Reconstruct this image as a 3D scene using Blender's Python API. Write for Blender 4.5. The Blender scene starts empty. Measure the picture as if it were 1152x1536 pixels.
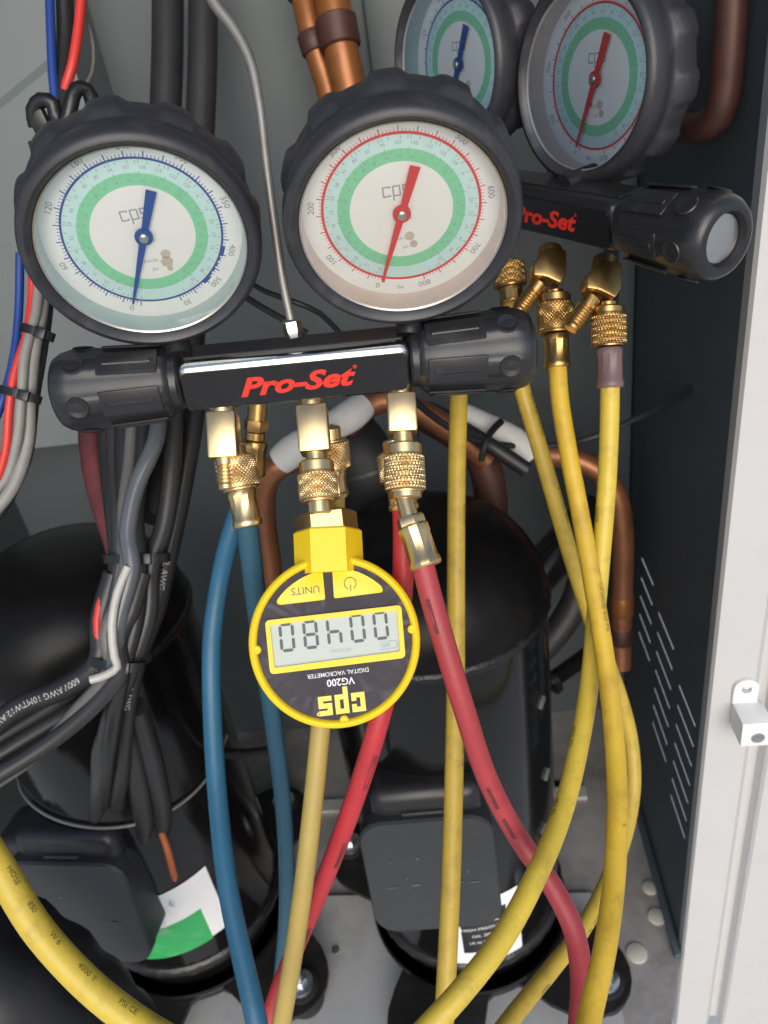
import bpy, bmesh, math, random
from mathutils import Vector, Matrix, Euler
import numpy as np
random.seed(7); rng = np.random.default_rng(7)
sc = bpy.context.scene
COL = sc.collection

# ------------------------------------------------------------------ camera
F_PX, CX, CY = 1154.0, 576.0, 768.0           # photograph 1152 x 1536
CAM = np.array([0.0, 0.0, 0.75])
AX = np.array([[0.989, -0.095, -0.111], [0.046, -0.518, 0.854], [-0.139, -0.850, -0.508]])
_u, _s, _v = np.linalg.svd(AX); AX = _u @ _v    # columns: camera right, down, forward in the room
cd = bpy.data.cameras.new('camera'); cam = bpy.data.objects.new('camera', cd); COL.objects.link(cam)
cm = Matrix.Identity(4)
for i in range(3):
    cm[i][0] = AX[i, 0]; cm[i][1] = -AX[i, 1]; cm[i][2] = -AX[i, 2]; cm[i][3] = CAM[i]
cam.matrix_world = cm
cd.sensor_fit = 'VERTICAL'; cd.sensor_height = 36; cd.lens = F_PX / 1536 * 36
cd.clip_start = 0.01; cd.clip_end = 500
cd.dof.use_dof = True; cd.dof.focus_distance = 0.345; cd.dof.aperture_fstop = 13.0
sc.camera = cam

# ------------------------------------------------------------------ sky, sun, exposure
SUN_EL, SUN_AZ = math.radians(24), math.radians(172)   # azimuth from +Y clockwise: behind the camera, a little to its right
w = bpy.data.worlds.new('World'); sc.world = w; w.use_nodes = True
nt = w.node_tree; bgn = nt.nodes['Background']
sky = nt.nodes.new('ShaderNodeTexSky'); sky.sky_type = 'NISHITA'; sky.sun_disc = False
sky.sun_elevation = SUN_EL; sky.sun_rotation = SUN_AZ; sky.air_density = 1.0; sky.dust_density = 2.0; sky.ozone_density = 2.0
nt.links.new(sky.outputs[0], bgn.inputs[0]); bgn.inputs[1].default_value = 0.12
sd = bpy.data.lights.new('sun', 'SUN'); sun = bpy.data.objects.new('sun', sd); COL.objects.link(sun)
sd.energy = 1.4; sd.angle = math.radians(55); sd.color = (1.0, 0.99, 0.98)
sdir = Vector((math.sin(SUN_AZ) * math.cos(SUN_EL), math.cos(SUN_AZ) * math.cos(SUN_EL), math.sin(SUN_EL)))
sun.rotation_euler = sdir.to_track_quat('Z', 'Y').to_euler()
sc.view_settings.view_transform = 'Standard'; sc.view_settings.look = 'None'
sc.view_settings.gamma = 1.0; sc.view_settings.use_curve_mapping = False
sc.view_settings.exposure = 0.34

# ------------------------------------------------------------------ helpers
def at(px, py, d):
    """point in the cabinet seen along a sight line, d metres in front of the lens plane"""
    v = np.array([(px - CX) / F_PX, (py - CY) / F_PX, 1.0]) * d
    return Vector(CAM + AX @ v)
def ray(px, py): return AX @ np.array([(px - CX) / F_PX, (py - CY) / F_PX, 1.0])
def on_y(px, py, y): r = ray(px, py); return Vector(CAM + r * (y / r[1]))
def on_z(px, py, z): r = ray(px, py); return Vector(CAM + r * ((z - CAM[2]) / r[2]))
def frame(yaw, pitch, roll=0.0):
    y, p, r = map(math.radians, (yaw, pitch, roll))
    ux = Vector((math.cos(y), math.sin(y), 0))
    uy = -Vector((math.sin(y) * math.cos(p), -math.cos(y) * math.cos(p), math.sin(p)))
    uz = ux.cross(uy)
    a = math.cos(r) * ux + math.sin(r) * uz; b = -math.sin(r) * ux + math.cos(r) * uz
    return Matrix((a, uy, b)).transposed()
def m4(rot, loc): return Matrix.Translation(loc) @ rot.to_4x4()

def mat(name, col, rough=0.5, metal=0.0, var=0.12, scale=60.0, bump=0.0, bscale=200.0, dirt=None, dirt_amt=0.0,
        dirt_scale=18.0, spec=0.5, rvar=0.12, coat=0.0, stretch=None):
    m = bpy.data.materials.new(name); m.use_nodes = True
    n = m.node_tree.nodes; l = m.node_tree.links; b = n['Principled BSDF']
    tc = n.new('ShaderNodeTexCoord'); vec = tc.outputs['Object']
    if stretch:
        mp = n.new('ShaderNodeMapping'); mp.inputs['Scale'].default_value = stretch
        l.new(vec, mp.inputs[0]); vec = mp.outputs[0]
    def noise(s, det=5.0, r=0.6):
        t = n.new('ShaderNodeTexNoise'); t.inputs['Scale'].default_value = s
        t.inputs['Detail'].default_value = det; t.inputs['Roughness'].default_value = r
        l.new(vec, t.inputs['Vector']); return t.outputs['Fac']
    f = noise(scale)
    def mix(a, bcol, fac):
        x = n.new('ShaderNodeMix'); x.data_type = 'RGBA'
        if isinstance(a, tuple): x.inputs[6].default_value = a
        else: l.new(a, x.inputs[6])
        x.inputs[7].default_value = bcol
        l.new(fac, x.inputs[0]); return x.outputs[2]
    lo = tuple(max(0, c * (1 - var)) for c in col) + (1,); hi = tuple(min(1, c * (1 + var)) for c in col) + (1,)
    c = mix(lo, hi, f)
    if dirt is not None and dirt_amt > 0:
        d = noise(dirt_scale, 8.0, 0.7)
        cr = n.new('ShaderNodeValToRGB'); cr.color_ramp.elements[0].position = 0.62 - 0.3 * dirt_amt
        cr.color_ramp.elements[1].position = 0.80 - 0.1 * dirt_amt; l.new(d, cr.inputs[0])
        mu = n.new('ShaderNodeMath'); mu.operation = 'MULTIPLY'; mu.inputs[1].default_value = min(1, dirt_amt * 1.6)
        l.new(cr.outputs[0], mu.inputs[0])
        c = mix(c, tuple(dirt) + (1,), mu.outputs[0])
    l.new(c, b.inputs['Base Color'])
    mr = n.new('ShaderNodeMapRange'); mr.inputs['To Min'].default_value = max(0.02, rough - rvar)
    mr.inputs['To Max'].default_value = min(1, rough + rvar); l.new(noise(scale * 0.6), mr.inputs[0])
    l.new(mr.outputs[0], b.inputs['Roughness'])
    b.inputs['Metallic'].default_value = metal; b.inputs['Specular IOR Level'].default_value = spec
    if coat: b.inputs['Coat Weight'].default_value = coat; b.inputs['Coat Roughness'].default_value = 0.08
    if bump > 0:
        bp = n.new('ShaderNodeBump'); bp.inputs['Strength'].default_value = bump; bp.inputs['Distance'].default_value = 0.001
        l.new(noise(bscale), bp.inputs['Height']); l.new(bp.outputs[0], b.inputs['Normal'])
    return m

class MB:
    """collects faces, builds ONE mesh object"""
    def __init__(s): s.v = []; s.f = []
    def add(s, vs, fs):
        o = len(s.v); s.v += [tuple(p) for p in vs]; s.f += [tuple(i + o for i in q) for q in fs]; return s
    def box(s, c, size, rot=None, bev=0.0, seg=2):
        bm = bmesh.new(); bmesh.ops.create_cube(bm, size=1.0)
        for v in bm.verts: v.co = Vector((v.co.x * size[0], v.co.y * size[1], v.co.z * size[2]))
        if bev > 0: bmesh.ops.bevel(bm, geom=bm.edges[:], offset=bev, segments=seg, profile=0.5, affect='EDGES')
        return s.bm(bm, c, rot)
    def bm(s, bm, c=(0, 0, 0), rot=None):
        R = rot if rot is not None else Matrix.Identity(3); c = Vector(c)
        bm.verts.index_update()
        vs = [c + R @ v.co for v in bm.verts]; fs = [[v.index for v in f.verts] for f in bm.faces]
        bm.free(); return s.add(vs, fs)
    def tube(s, pts, rad, seg=14, cap=True):
        pts = [Vector(p) for p in pts]; n = len(pts)
        rads = rad if hasattr(rad, '__len__') else [rad] * n
        fr = frames(pts); vs = []; fs = []
        for i, (p, (t, a, b)) in enumerate(zip(pts, fr)):
            for k in range(seg):
                th = 2 * math.pi * k / seg
                vs.append(p + rads[i] * (math.cos(th) * a + math.sin(th) * b))
        for i in range(n - 1):
            for k in range(seg):
                k2 = (k + 1) % seg
                fs.append((i * seg + k, i * seg + k2, (i + 1) * seg + k2, (i + 1) * seg + k))
        if cap:
            fs.append(tuple(reversed(range(seg)))); fs.append(tuple((n - 1) * seg + k for k in range(seg)))
        return s.add(vs, fs)
    def lathe(s, prof, p0, axis, seg=40, rfun=None, ref=None, close=True, start=True):
        """prof: (h, r) along axis from p0; rfun(h, r, theta) can modulate the radius"""
        ax = Vector(axis).normalized(); a, b = ortho(ax, ref); p0 = Vector(p0); vs = []; fs = []
        for h, r in prof:
            for k in range(seg):
                th = 2 * math.pi * k / seg
                rr = rfun(h, r, th) if rfun else r
                vs.append(p0 + ax * h + rr * (math.cos(th) * a + math.sin(th) * b))
        n = len(prof)
        for i in range(n - 1):
            for k in range(seg):
                k2 = (k + 1) % seg
                fs.append((i * seg + k, i * seg + k2, (i + 1) * seg + k2, (i + 1) * seg + k))
        if close:
            if start and prof[0][1] > 1e-6: fs.append(tuple(reversed(range(seg))))
            if prof[-1][1] > 1e-6: fs.append(tuple((n - 1) * seg + k for k in range(seg)))
        return s.add(vs, fs)
    def prism(s, poly, thick, M, top_only=False):
        """poly in local x,z, extruded along local +y by thick; M 4x4 to parent space"""
        n = len(poly)
        vs = [M @ Vector((x, 0, z)) for x, z in poly]
        if top_only: return s.add(vs, [tuple(range(n))])
        vs += [M @ Vector((x, thick, z)) for x, z in poly]
        fs = [tuple(range(n)), tuple(range(2 * n - 1, n - 1, -1))]
        for i in range(n): fs.append((i, i + n, (i + 1) % n + n, (i + 1) % n))
        return s.add(vs, fs)
    def build(s, name, material, parent=None, world=True, sharp=35, flip_fix=True):
        me = bpy.data.meshes.new(name)
        off = Vector((0, 0, 0))
        if parent is not None and world: off = world_loc(parent)
        me.from_pydata([tuple(Vector(p) - off) for p in s.v], [], s.f)
        if flip_fix:
            bm = bmesh.new(); bm.from_mesh(me); bmesh.ops.recalc_face_normals(bm, faces=bm.faces[:]); bm.to_mesh(me); bm.free()
        me.polygons.foreach_set('use_smooth', [True] * len(me.polygons))
        me.set_sharp_from_angle(angle=math.radians(sharp))
        me.materials.append(material)
        o = bpy.data.objects.new(name, me); COL.objects.link(o)
        if parent is not None: o.parent = parent
        return o
def world_loc(o):
    p = Vector((0, 0, 0))
    while o is not None: p += o.location; o = o.parent
    return p
def ortho(ax, ref=None):
    r = Vector(ref) if ref is not None else (Vector((0, 0, 1)) if abs(ax.z) < 0.9 else Vector((1, 0, 0)))
    a = (r - ax * r.dot(ax)).normalized(); return a, ax.cross(a)
def frames(pts):
    n = len(pts); ts = []
    for i in range(n):
        t = pts[min(i + 1, n - 1)] - pts[max(i - 1, 0)]; ts.append(t.normalized())
    a, b = ortho(ts[0]); out = []
    for i in range(n):
        t = ts[i]; a = (a - t * a.dot(t)).normalized(); out.append((t, a.copy(), t.cross(a)))
    return out
def spline(ctrl, step=0.006):
    P = [Vector(p) for p in ctrl]; P = [P[0] * 2 - P[1]] + P + [P[-1] * 2 - P[-2]]
    out = []
    for i in range(1, len(P) - 2):
        p0, p1, p2, p3 = P[i - 1:i + 3]
        k = max(2, int((p2 - p1).length / step))
        d0 = max((p1 - p0).length, 1e-6) ** .5; d1 = max((p2 - p1).length, 1e-6) ** .5; d2 = max((p3 - p2).length, 1e-6) ** .5
        for j in range(k):
            t = j / k
            m1 = d1 * ((p1 - p0) / d0 - (p2 - p0) / (d0 + d1) + (p2 - p1) / d1)
            m2 = d1 * ((p2 - p1) / d1 - (p3 - p1) / (d1 + d2) + (p3 - p2) / d2)
            out.append((2 * t**3 - 3 * t**2 + 1) * p1 + (t**3 - 2 * t**2 + t) * m1 + (-2 * t**3 + 3 * t**2) * p2 + (t**3 - t**2) * m2)
    out.append(P[-2]); return out
def path(pts, step=0.006): return spline([at(*p) for p in pts], step)

def tag(o, label, cat, group=None):
    o['label'] = label; o['category'] = cat
    if group: o['group'] = group
    return o
def thing(name, label, cat, loc=(0, 0, 0), group=None):
    o = bpy.data.objects.new(name, None); COL.objects.link(o); o.location = loc; o.empty_display_size = 0.02
    return tag(o, label, cat, group)
def struct(o): o['kind'] = 'structure'; return o

# ---- text as geometry
_tc = {}
def text2d(s, shear=0.0, bold=0.0):
    """returns (verts2d, faces), height of a capital about 0.7, centred"""
    key = (s, shear, bold)
    if key in _tc: return _tc[key]
    cu = bpy.data.curves.new('t', 'FONT'); cu.body = s; cu.size = 1.0; cu.shear = shear; cu.offset = bold; cu.resolution_u = 3
    cu.align_x = 'CENTER'; cu.align_y = 'CENTER'
    o = bpy.data.objects.new('t', cu); COL.objects.link(o)
    dg = bpy.context.evaluated_depsgraph_get(); me = bpy.data.meshes.new_from_object(o.evaluated_get(dg))
    r = ([(v.co.x, v.co.y) for v in me.vertices], [tuple(p.vertices) for p in me.polygons])
    bpy.data.objects.remove(o); bpy.data.curves.remove(cu); bpy.data.meshes.remove(me)
    _tc[key] = r; return r
def rects2d(rs):
    v = []; f = []
    for x0, z0, x1, z1 in rs:
        o = len(v); v += [(x0, z0), (x1, z0), (x1, z1), (x0, z1)]; f.append((o, o + 1, o + 2, o + 3))
    return v, f
def cps2d(t=0.2):
    """square block letters c p s, height 1 for the body, centred"""
    W = 0.72; g = 0.16; rs = []
    x = 0.0
    rs += [(x, 0, x + t, 1), (x + t, 1 - t, x + W, 1), (x + t, 0, x + W, t), (x + W - t, 1 - 1.6 * t, x + W, 1 - t), (x + W - t, t, x + W, 1.6 * t)]
    x += W + g
    rs += [(x, -0.38, x + t, 1), (x + t, 1 - t, x + W, 1), (x + t, 0, x + W - t, t), (x + W - t, 0, x + W, 1 - t)]
    x += W + g
    m = 0.5
    rs += [(x, 1 - t, x + W, 1), (x, m - t / 2, x + t, 1 - t), (x + t, m - t / 2, x + W, m + t / 2), (x + W - t, t, x + W, m - t / 2), (x, 0, x + W, t)]
    v, f = rects2d(rs); tot = x + W
    return [(a - tot / 2, b - 0.4) for a, b in v], f
def put2d(mb, geo, M, size, pos=(0, 0), ang=0.0, y=0.0, wide=1.0):
    """flat print laid on local plane y (local x right, z up)"""
    c, s = math.cos(ang), math.sin(ang); vs = []
    for a, b in geo[0]:
        a *= size * wide; b *= size
        vs.append(M @ Vector((pos[0] + a * c - b * s, y, pos[1] + a * s + b * c)))
    return mb.add(vs, geo[1])
I4 = Matrix.Identity(4)
def ring2d(r0, r1, a0=0.0, a1=2 * math.pi, n=96):
    v = []; f = []
    for i in range(n + 1):
        a = a0 + (a1 - a0) * i / n
        v += [(r0 * math.sin(a), r0 * math.cos(a)), (r1 * math.sin(a), r1 * math.cos(a))]
    for i in range(n): f.append((2 * i, 2 * i + 1, 2 * i + 3, 2 * i + 2))
    return v, f
def disc2d(r, n=64): return [(r * math.cos(2 * math.pi * k / n), r * math.sin(2 * math.pi * k / n)) for k in range(n)]
def rrect(w_, h_, r, n=6):
    p = []
    for cx, cz, a0 in ((w_ / 2 - r, h_ / 2 - r, 0), (-w_ / 2 + r, h_ / 2 - r, 90), (-w_ / 2 + r, -h_ / 2 + r, 180), (w_ / 2 - r, -h_ / 2 + r, 270)):
        for k in range(n + 1):
            a = math.radians(a0 + 90 * k / n); p.append((cx + r * math.cos(a), cz + r * math.sin(a)))
    return p

# ------------------------------------------------------------------ materials
M = {}
M['paint_wall'] = mat('grey_cabinet_paint', (0.080, 0.097, 0.105), 0.5, var=0.05, scale=25, bump=0.05, bscale=500, dirt=(0.06, 0.066, 0.068), dirt_amt=0.3, dirt_scale=6)
M['paint_part'] = mat('pale_grey_partition_paint', (0.155, 0.178, 0.187), 0.5, var=0.06, scale=25, bump=0.05, bscale=500, dirt=(0.17, 0.17, 0.165), dirt_amt=0.25, dirt_scale=7)
M['side_slate'] = mat('dark_slate_panel', (0.070, 0.090, 0.101), 0.6, var=0.08, scale=30, bump=0.05, bscale=500, dirt=(0.035, 0.04, 0.045), dirt_amt=0.2, dirt_scale=7)  # right wall and corner strip: slightly darker and bluer than the back wall
M['paint_post'] = mat('off_white_post_paint', (0.54, 0.535, 0.53), 0.45, var=0.05, scale=14, bump=0.06, bscale=700, dirt=(0.42, 0.405, 0.38), dirt_amt=0.2, dirt_scale=26)
M['paint_bracket'] = mat('white_bracket_paint', (0.80, 0.80, 0.79), 0.4, var=0.03, scale=60)
M['floor'] = mat('galvanised_floor', (0.42, 0.405, 0.39), 0.5, metal=0.2, var=0.15, scale=40, bump=0.1, bscale=300, dirt=(0.13, 0.09, 0.07), dirt_amt=0.5, dirt_scale=9)
M['rail'] = mat('zinc_rail', (0.62, 0.62, 0.61), 0.42, metal=0.3, var=0.1, scale=30, bump=0.06, dirt=(0.16, 0.13, 0.11), dirt_amt=0.35, dirt_scale=14)
M['concrete'] = mat('outside_concrete', (0.62, 0.61, 0.58), 0.9, var=0.1, scale=4, bump=0.3, bscale=60)
M['rubber'] = mat('charcoal_rubber_boot', (0.030, 0.030, 0.036), 0.40, var=0.25, scale=90, bump=0.15, bscale=900, dirt=(0.11, 0.105, 0.105), dirt_amt=0.28, dirt_scale=55, spec=0.5)
M['bplastic'] = mat('black_knob_plastic', (0.020, 0.020, 0.0225), 0.34, var=0.2, scale=70, bump=0.08, bscale=900, dirt=(0.085, 0.085, 0.09), dirt_amt=0.2, dirt_scale=50)
M['label'] = mat('black_label_plate', (0.014, 0.014, 0.016), 0.22, var=0.2, scale=50, rvar=0.12, dirt=(0.06, 0.06, 0.065), dirt_amt=0.2, dirt_scale=70)
M['red_ink'] = mat('red_lettering', (0.82, 0.035, 0.02), 0.4, var=0.06, scale=300)
M['chrome'] = mat('polished_aluminium', (0.82, 0.81, 0.78), 0.18, metal=1.0, var=0.06, scale=80, bump=0.03)
M['bodytop'] = mat('black_anodised_body', (0.02, 0.02, 0.022), 0.35, metal=0.2, var=0.2, scale=80)
M['brass'] = mat('brass', (0.74, 0.55, 0.29), 0.33, metal=1.0, var=0.12, scale=120, bump=0.03, dirt=(0.36, 0.23, 0.10), dirt_amt=0.22, dirt_scale=70)
M['brass_old'] = mat('tarnished_brass', (0.55, 0.36, 0.14), 0.36, metal=1.0, var=0.15, scale=120, bump=0.05, dirt=(0.22, 0.12, 0.05), dirt_amt=0.35, dirt_scale=60)
M['steel'] = mat('steel', (0.62, 0.61, 0.58), 0.33, metal=1.0, var=0.1, scale=120, dirt=(0.25, 0.22, 0.18), dirt_amt=0.15, dirt_scale=90)
M['wire'] = mat('dull_steel_wire', (0.30, 0.285, 0.26), 0.5, metal=0.7, var=0.15, scale=150, dirt=(0.2, 0.16, 0.12), dirt_amt=0.3, dirt_scale=60)
M['zinc'] = mat('zinc_bolt', (0.75, 0.76, 0.78), 0.3, metal=1.0, var=0.08, scale=150)
M['dial'] = mat('white_dial_card', (0.91, 0.945, 0.955), 0.5, var=0.03, scale=60, dirt=(0.75, 0.70, 0.62), dirt_amt=0.12, dirt_scale=45)
M['cream'] = mat('cream_dial_centre', (0.92, 0.935, 0.925), 0.5, var=0.03, scale=60)
M['aqua'] = mat('aqua_dial_band', (0.62, 0.86, 0.86), 0.5, var=0.06, scale=120)
M['dgreen'] = mat('green_dial_band', (0.27, 0.72, 0.44), 0.5, var=0.08, scale=120)
M['dblue'] = mat('blue_dial_ink', (0.05, 0.10, 0.36), 0.5)
M['dred'] = mat('red_dial_ink', (0.75, 0.09, 0.09), 0.5)
M['ink'] = mat('grey_black_print', (0.10, 0.105, 0.12), 0.6)
M['ink_soft'] = mat('faded_grey_print', (0.38, 0.41, 0.42), 0.6)
M['ink_num'] = mat('grey_dial_numerals', (0.36, 0.37, 0.39), 0.6)
M['needle_blue'] = mat('blue_needle_paint', (0.03, 0.09, 0.36), 0.4)
M['needle_red'] = mat('red_needle_paint', (0.72, 0.07, 0.07), 0.4)
M['bezel'] = mat('pale_bezel_wall', (0.60, 0.63, 0.62), 0.3, var=0.1, scale=60)
M['bezel_red'] = mat('bezel_wall_pink_reflection', (0.84, 0.72, 0.70), 0.3, var=0.1, scale=60)  # pink stands in for the red dial ring's reflection
M['bezel_blue'] = mat('bezel_wall_blue_reflection', (0.58, 0.70, 0.73), 0.3, var=0.1, scale=60)  # blue-grey stands in for the blue dial ring's reflection
M['stain'] = mat('brown_dial_stain', (0.60, 0.54, 0.44), 0.8, var=0.3, scale=200)
M['yellow_abs'] = mat('bright_yellow_plastic', (0.90, 0.62, 0.012), 0.36, var=0.03, scale=80, bump=0.03, bscale=900)
M['face'] = mat('purple_grey_faceplate', (0.085, 0.073, 0.092), 0.5, var=0.05, scale=100)
M['lcd'] = mat('pale_green_lcd', (0.44, 0.49, 0.44), 0.25, var=0.02, scale=40)
M['seg'] = mat('dark_lcd_segment', (0.055, 0.065, 0.07), 0.35)
M['white_ink'] = mat('white_print', (0.78, 0.76, 0.78), 0.5)
M['yellow_ink'] = mat('yellow_print', (0.90, 0.72, 0.10), 0.45)
hd = dict(var=0.22, scale=30, bump=0.22, bscale=420, dirt_scale=52, rvar=0.2)
M['hose_yellow'] = mat('yellow_hose_rubber', (0.52, 0.36, 0.045), 0.45, dirt=(0.20, 0.14, 0.04), dirt_amt=0.42, **hd)
M['hose_bright'] = mat('bright_yellow_hose_rubber', (0.62, 0.455, 0.052), 0.42, dirt=(0.20, 0.145, 0.05), dirt_amt=0.4, **hd)
M['hose_orange'] = mat('worn_amber_hose_rubber', (0.62, 0.41, 0.035), 0.45, dirt=(0.32, 0.17, 0.025), dirt_amt=0.45, **hd)
M['hose_tan'] = mat('mustard_hose_rubber', (0.43, 0.315, 0.085), 0.5, dirt=(0.36, 0.25, 0.07), dirt_amt=0.25, **hd)
M['hose_red'] = mat('red_hose_rubber', (0.46, 0.032, 0.042), 0.45, dirt=(0.20, 0.02, 0.025), dirt_amt=0.2, **hd)
M['hose_rose'] = mat('faded_red_hose_rubber', (0.36, 0.042, 0.052), 0.45, dirt=(0.17, 0.03, 0.03), dirt_amt=0.25, **hd)
M['hose_blue'] = mat('teal_blue_hose_rubber', (0.022, 0.115, 0.205), 0.42, dirt=(0.02, 0.06, 0.10), dirt_amt=0.25, **hd)
M['hose_blue2'] = mat('dull_blue_hose_rubber', (0.020, 0.078, 0.125), 0.45, dirt=(0.02, 0.04, 0.07), dirt_amt=0.25, **hd)
M['hose_ink'] = mat('worn_black_hose_print', (0.17, 0.12, 0.035), 0.6, var=0.4, scale=400)
M['red_ink_dark'] = mat('dark_stripe_on_red_hose', (0.13, 0.02, 0.025), 0.6, var=0.4, scale=300)
M['sleeve'] = mat('purple_brown_sleeve', (0.16, 0.10, 0.10), 0.4, var=0.2, scale=100)
M['shell'] = mat('gloss_black_compressor_paint', (0.006, 0.0055, 0.0055), 0.13, var=0.3, scale=30, bump=0.10, bscale=120, dirt=(0.025, 0.021, 0.018), dirt_amt=0.25, dirt_scale=12, rvar=0.06, spec=0.5)
M['dome'] = mat('satin_black_dome_paint', (0.006, 0.0055, 0.0055), 0.34, var=0.3, scale=30, bump=0.12, bscale=120, dirt=(0.02, 0.017, 0.014), dirt_amt=0.3, dirt_scale=12, spec=0.2)
M['shellband'] = mat('black_weld_paint', (0.012, 0.0115, 0.011), 0.2, var=0.3, scale=200, bump=0.7, bscale=260)
M['tbox'] = mat('charcoal_terminal_cover', (0.036, 0.039, 0.041), 0.45, var=0.1, scale=50, bump=0.08, bscale=700, dirt=(0.10, 0.10, 0.10), dirt_amt=0.12, dirt_scale=40)
M['tmark'] = mat('scuffed_moulded_mark', (0.10, 0.105, 0.105), 0.6, var=0.4, scale=400)
M['foot'] = mat('black_foot_plate', (0.012, 0.011, 0.0105), 0.45, var=0.3, scale=40, bump=0.2, bscale=200, dirt=(0.045, 0.036, 0.028), dirt_amt=0.35, dirt_scale=20)
M['grommet'] = mat('black_rubber_grommet', (0.015, 0.015, 0.016), 0.6, var=0.2, scale=90)
M['copper'] = mat('aged_copper', (0.36, 0.15, 0.075), 0.42, metal=0.6, var=0.25, scale=35, bump=0.05, dirt=(0.10, 0.035, 0.025), dirt_amt=0.4, dirt_scale=28)
M['copper_br'] = mat('brazed_copper', (0.32, 0.12, 0.035), 0.38, metal=0.4, var=0.3, scale=30, bump=0.06, dirt=(0.085, 0.022, 0.02), dirt_amt=0.5, dirt_scale=30)
M['copper_dk'] = mat('dark_oxidised_copper', (0.085, 0.036, 0.028), 0.5, metal=0.3, var=0.4, scale=40, bump=0.06, dirt=(0.03, 0.02, 0.02), dirt_amt=0.5, dirt_scale=25)
M['braze'] = mat('silver_braze_joint', (0.45, 0.42, 0.38), 0.4, metal=0.7, var=0.3, scale=150)
M['insul'] = mat('black_foam_insulation', (0.020, 0.020, 0.022), 0.55, var=0.25, scale=60, bump=0.2, bscale=300)
M['foam'] = mat('white_foam_sleeve', (0.66, 0.65, 0.62), 0.7, var=0.06, scale=40, bump=0.25, bscale=220, dirt=(0.36, 0.33, 0.30), dirt_amt=0.2, dirt_scale=25)
M['cab_blk'] = mat('black_cable_sheath', (0.022, 0.022, 0.023), 0.38, var=0.25, scale=70, bump=0.06)
M['cab_dk'] = mat('dark_grey_cable_sheath', (0.032, 0.032, 0.033), 0.36, var=0.25, scale=70, bump=0.06)
M['cab_gr'] = mat('grey_cable_sheath', (0.12, 0.118, 0.112), 0.42, var=0.15, scale=70)
M['cab_lg'] = mat('light_grey_cable_sheath', (0.24, 0.235, 0.22), 0.5, var=0.2, scale=70)
M['cab_wh'] = mat('off_white_cable_sheath', (0.46, 0.45, 0.42), 0.4, var=0.2, scale=70)
M['cab_red'] = mat('red_wire_sheath', (0.60, 0.04, 0.03), 0.4, var=0.08, scale=70)
M['cab_blue'] = mat('blue_wire_sheath', (0.015, 0.05, 0.24), 0.4, var=0.08, scale=70)
M['cab_dred'] = mat('maroon_cable_sheath', (0.13, 0.028, 0.03), 0.5, var=0.3, scale=60, dirt=(0.04, 0.02, 0.02), dirt_amt=0.6, dirt_scale=40)
M['cab_or'] = mat('rusty_orange_wire_sheath', (0.36, 0.10, 0.03), 0.5, var=0.2, scale=60)
M['tie'] = mat('black_nylon_tie', (0.014, 0.014, 0.015), 0.32, var=0.2, scale=60)
M['cabprint'] = mat('white_cable_print', (0.42, 0.42, 0.42), 0.6, var=0.4, scale=500)
M['clear'] = mat('milky_clear_sleeve', (0.10, 0.11, 0.125), 0.14, var=0.35, scale=40, rvar=0.08)
M['stick_w'] = mat('white_sticker_paper', (0.82, 0.82, 0.83), 0.4, var=0.02, scale=60)
M['stick_g'] = mat('green_sticker_ink', (0.035, 0.38, 0.11), 0.4, var=0.25, scale=60, dirt=(0.20, 0.50, 0.25), dirt_amt=0.4, dirt_scale=50)
M['stick_k'] = mat('black_sticker_ink', (0.02, 0.02, 0.022), 0.4)
M['hole_bright'] = mat('bright_ground_in_hole', (0.60, 0.57, 0.50), 0.6, var=0.08, scale=80)  # beige stands in for bright ground seen through the floor holes
M['dark_hole'] = mat('dark_hole_disc', (0.006, 0.006, 0.006), 0.8)  # black colour stands in for the darkness inside open holes
# clear gauge lens: real thin pane
g = bpy.data.materials.new('clear_gauge_lens'); g.use_nodes = True
gn, gl = g.node_tree.nodes, g.node_tree.links
for x in list(gn):
    if x.type != 'OUTPUT_MATERIAL': gn.remove(x)
gt = gn.new('ShaderNodeBsdfTransparent'); gt.inputs[0].default_value = (1, 1, 1, 1)
gg = gn.new('ShaderNodeBsdfGlossy'); gg.inputs['Roughness'].default_value = 0.08
gf = gn.new('ShaderNodeFresnel'); gf.inputs[0].default_value = 1.45
gm = gn.new('ShaderNodeMixShader'); gl.new(gf.outputs[0], gm.inputs[0]); gl.new(gt.outputs[0], gm.inputs[1]); gl.new(gg.outputs[0], gm.inputs[2])
gl.new(gm.outputs[0], [x for x in gn if x.type == 'OUTPUT_MATERIAL'][0].inputs[0])
M['lens'] = g

# ================================================================== THE SETTING
WX, WY, WL = 0.155, 0.72, -0.50      # right wall, back wall, left wall
# outside ground
struct(MB().add([(-40, -40, -0.30), (40, -40, -0.30), (40, 40, -0.30), (-40, 40, -0.30)], [(0, 1, 2, 3)]).build('ground', M['concrete']))
# floor pan
fpoly = [(-0.504, 0.335), (0.124, 0.335), (0.151, 0.404), (0.151, 0.735), (-0.504, 0.735)]     # notched round the post
fl = struct(MB().add([(x, y, 0) for x, y in fpoly] + [(x, y, -.02) for x, y in fpoly], [(0, 1, 2, 3, 4), (9, 8, 7, 6, 5)] + [(i, i + 5, (i + 1) % 5 + 5, (i + 1) % 5) for i in range(5)]).build('cabinet_floor', M['floor']))
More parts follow.
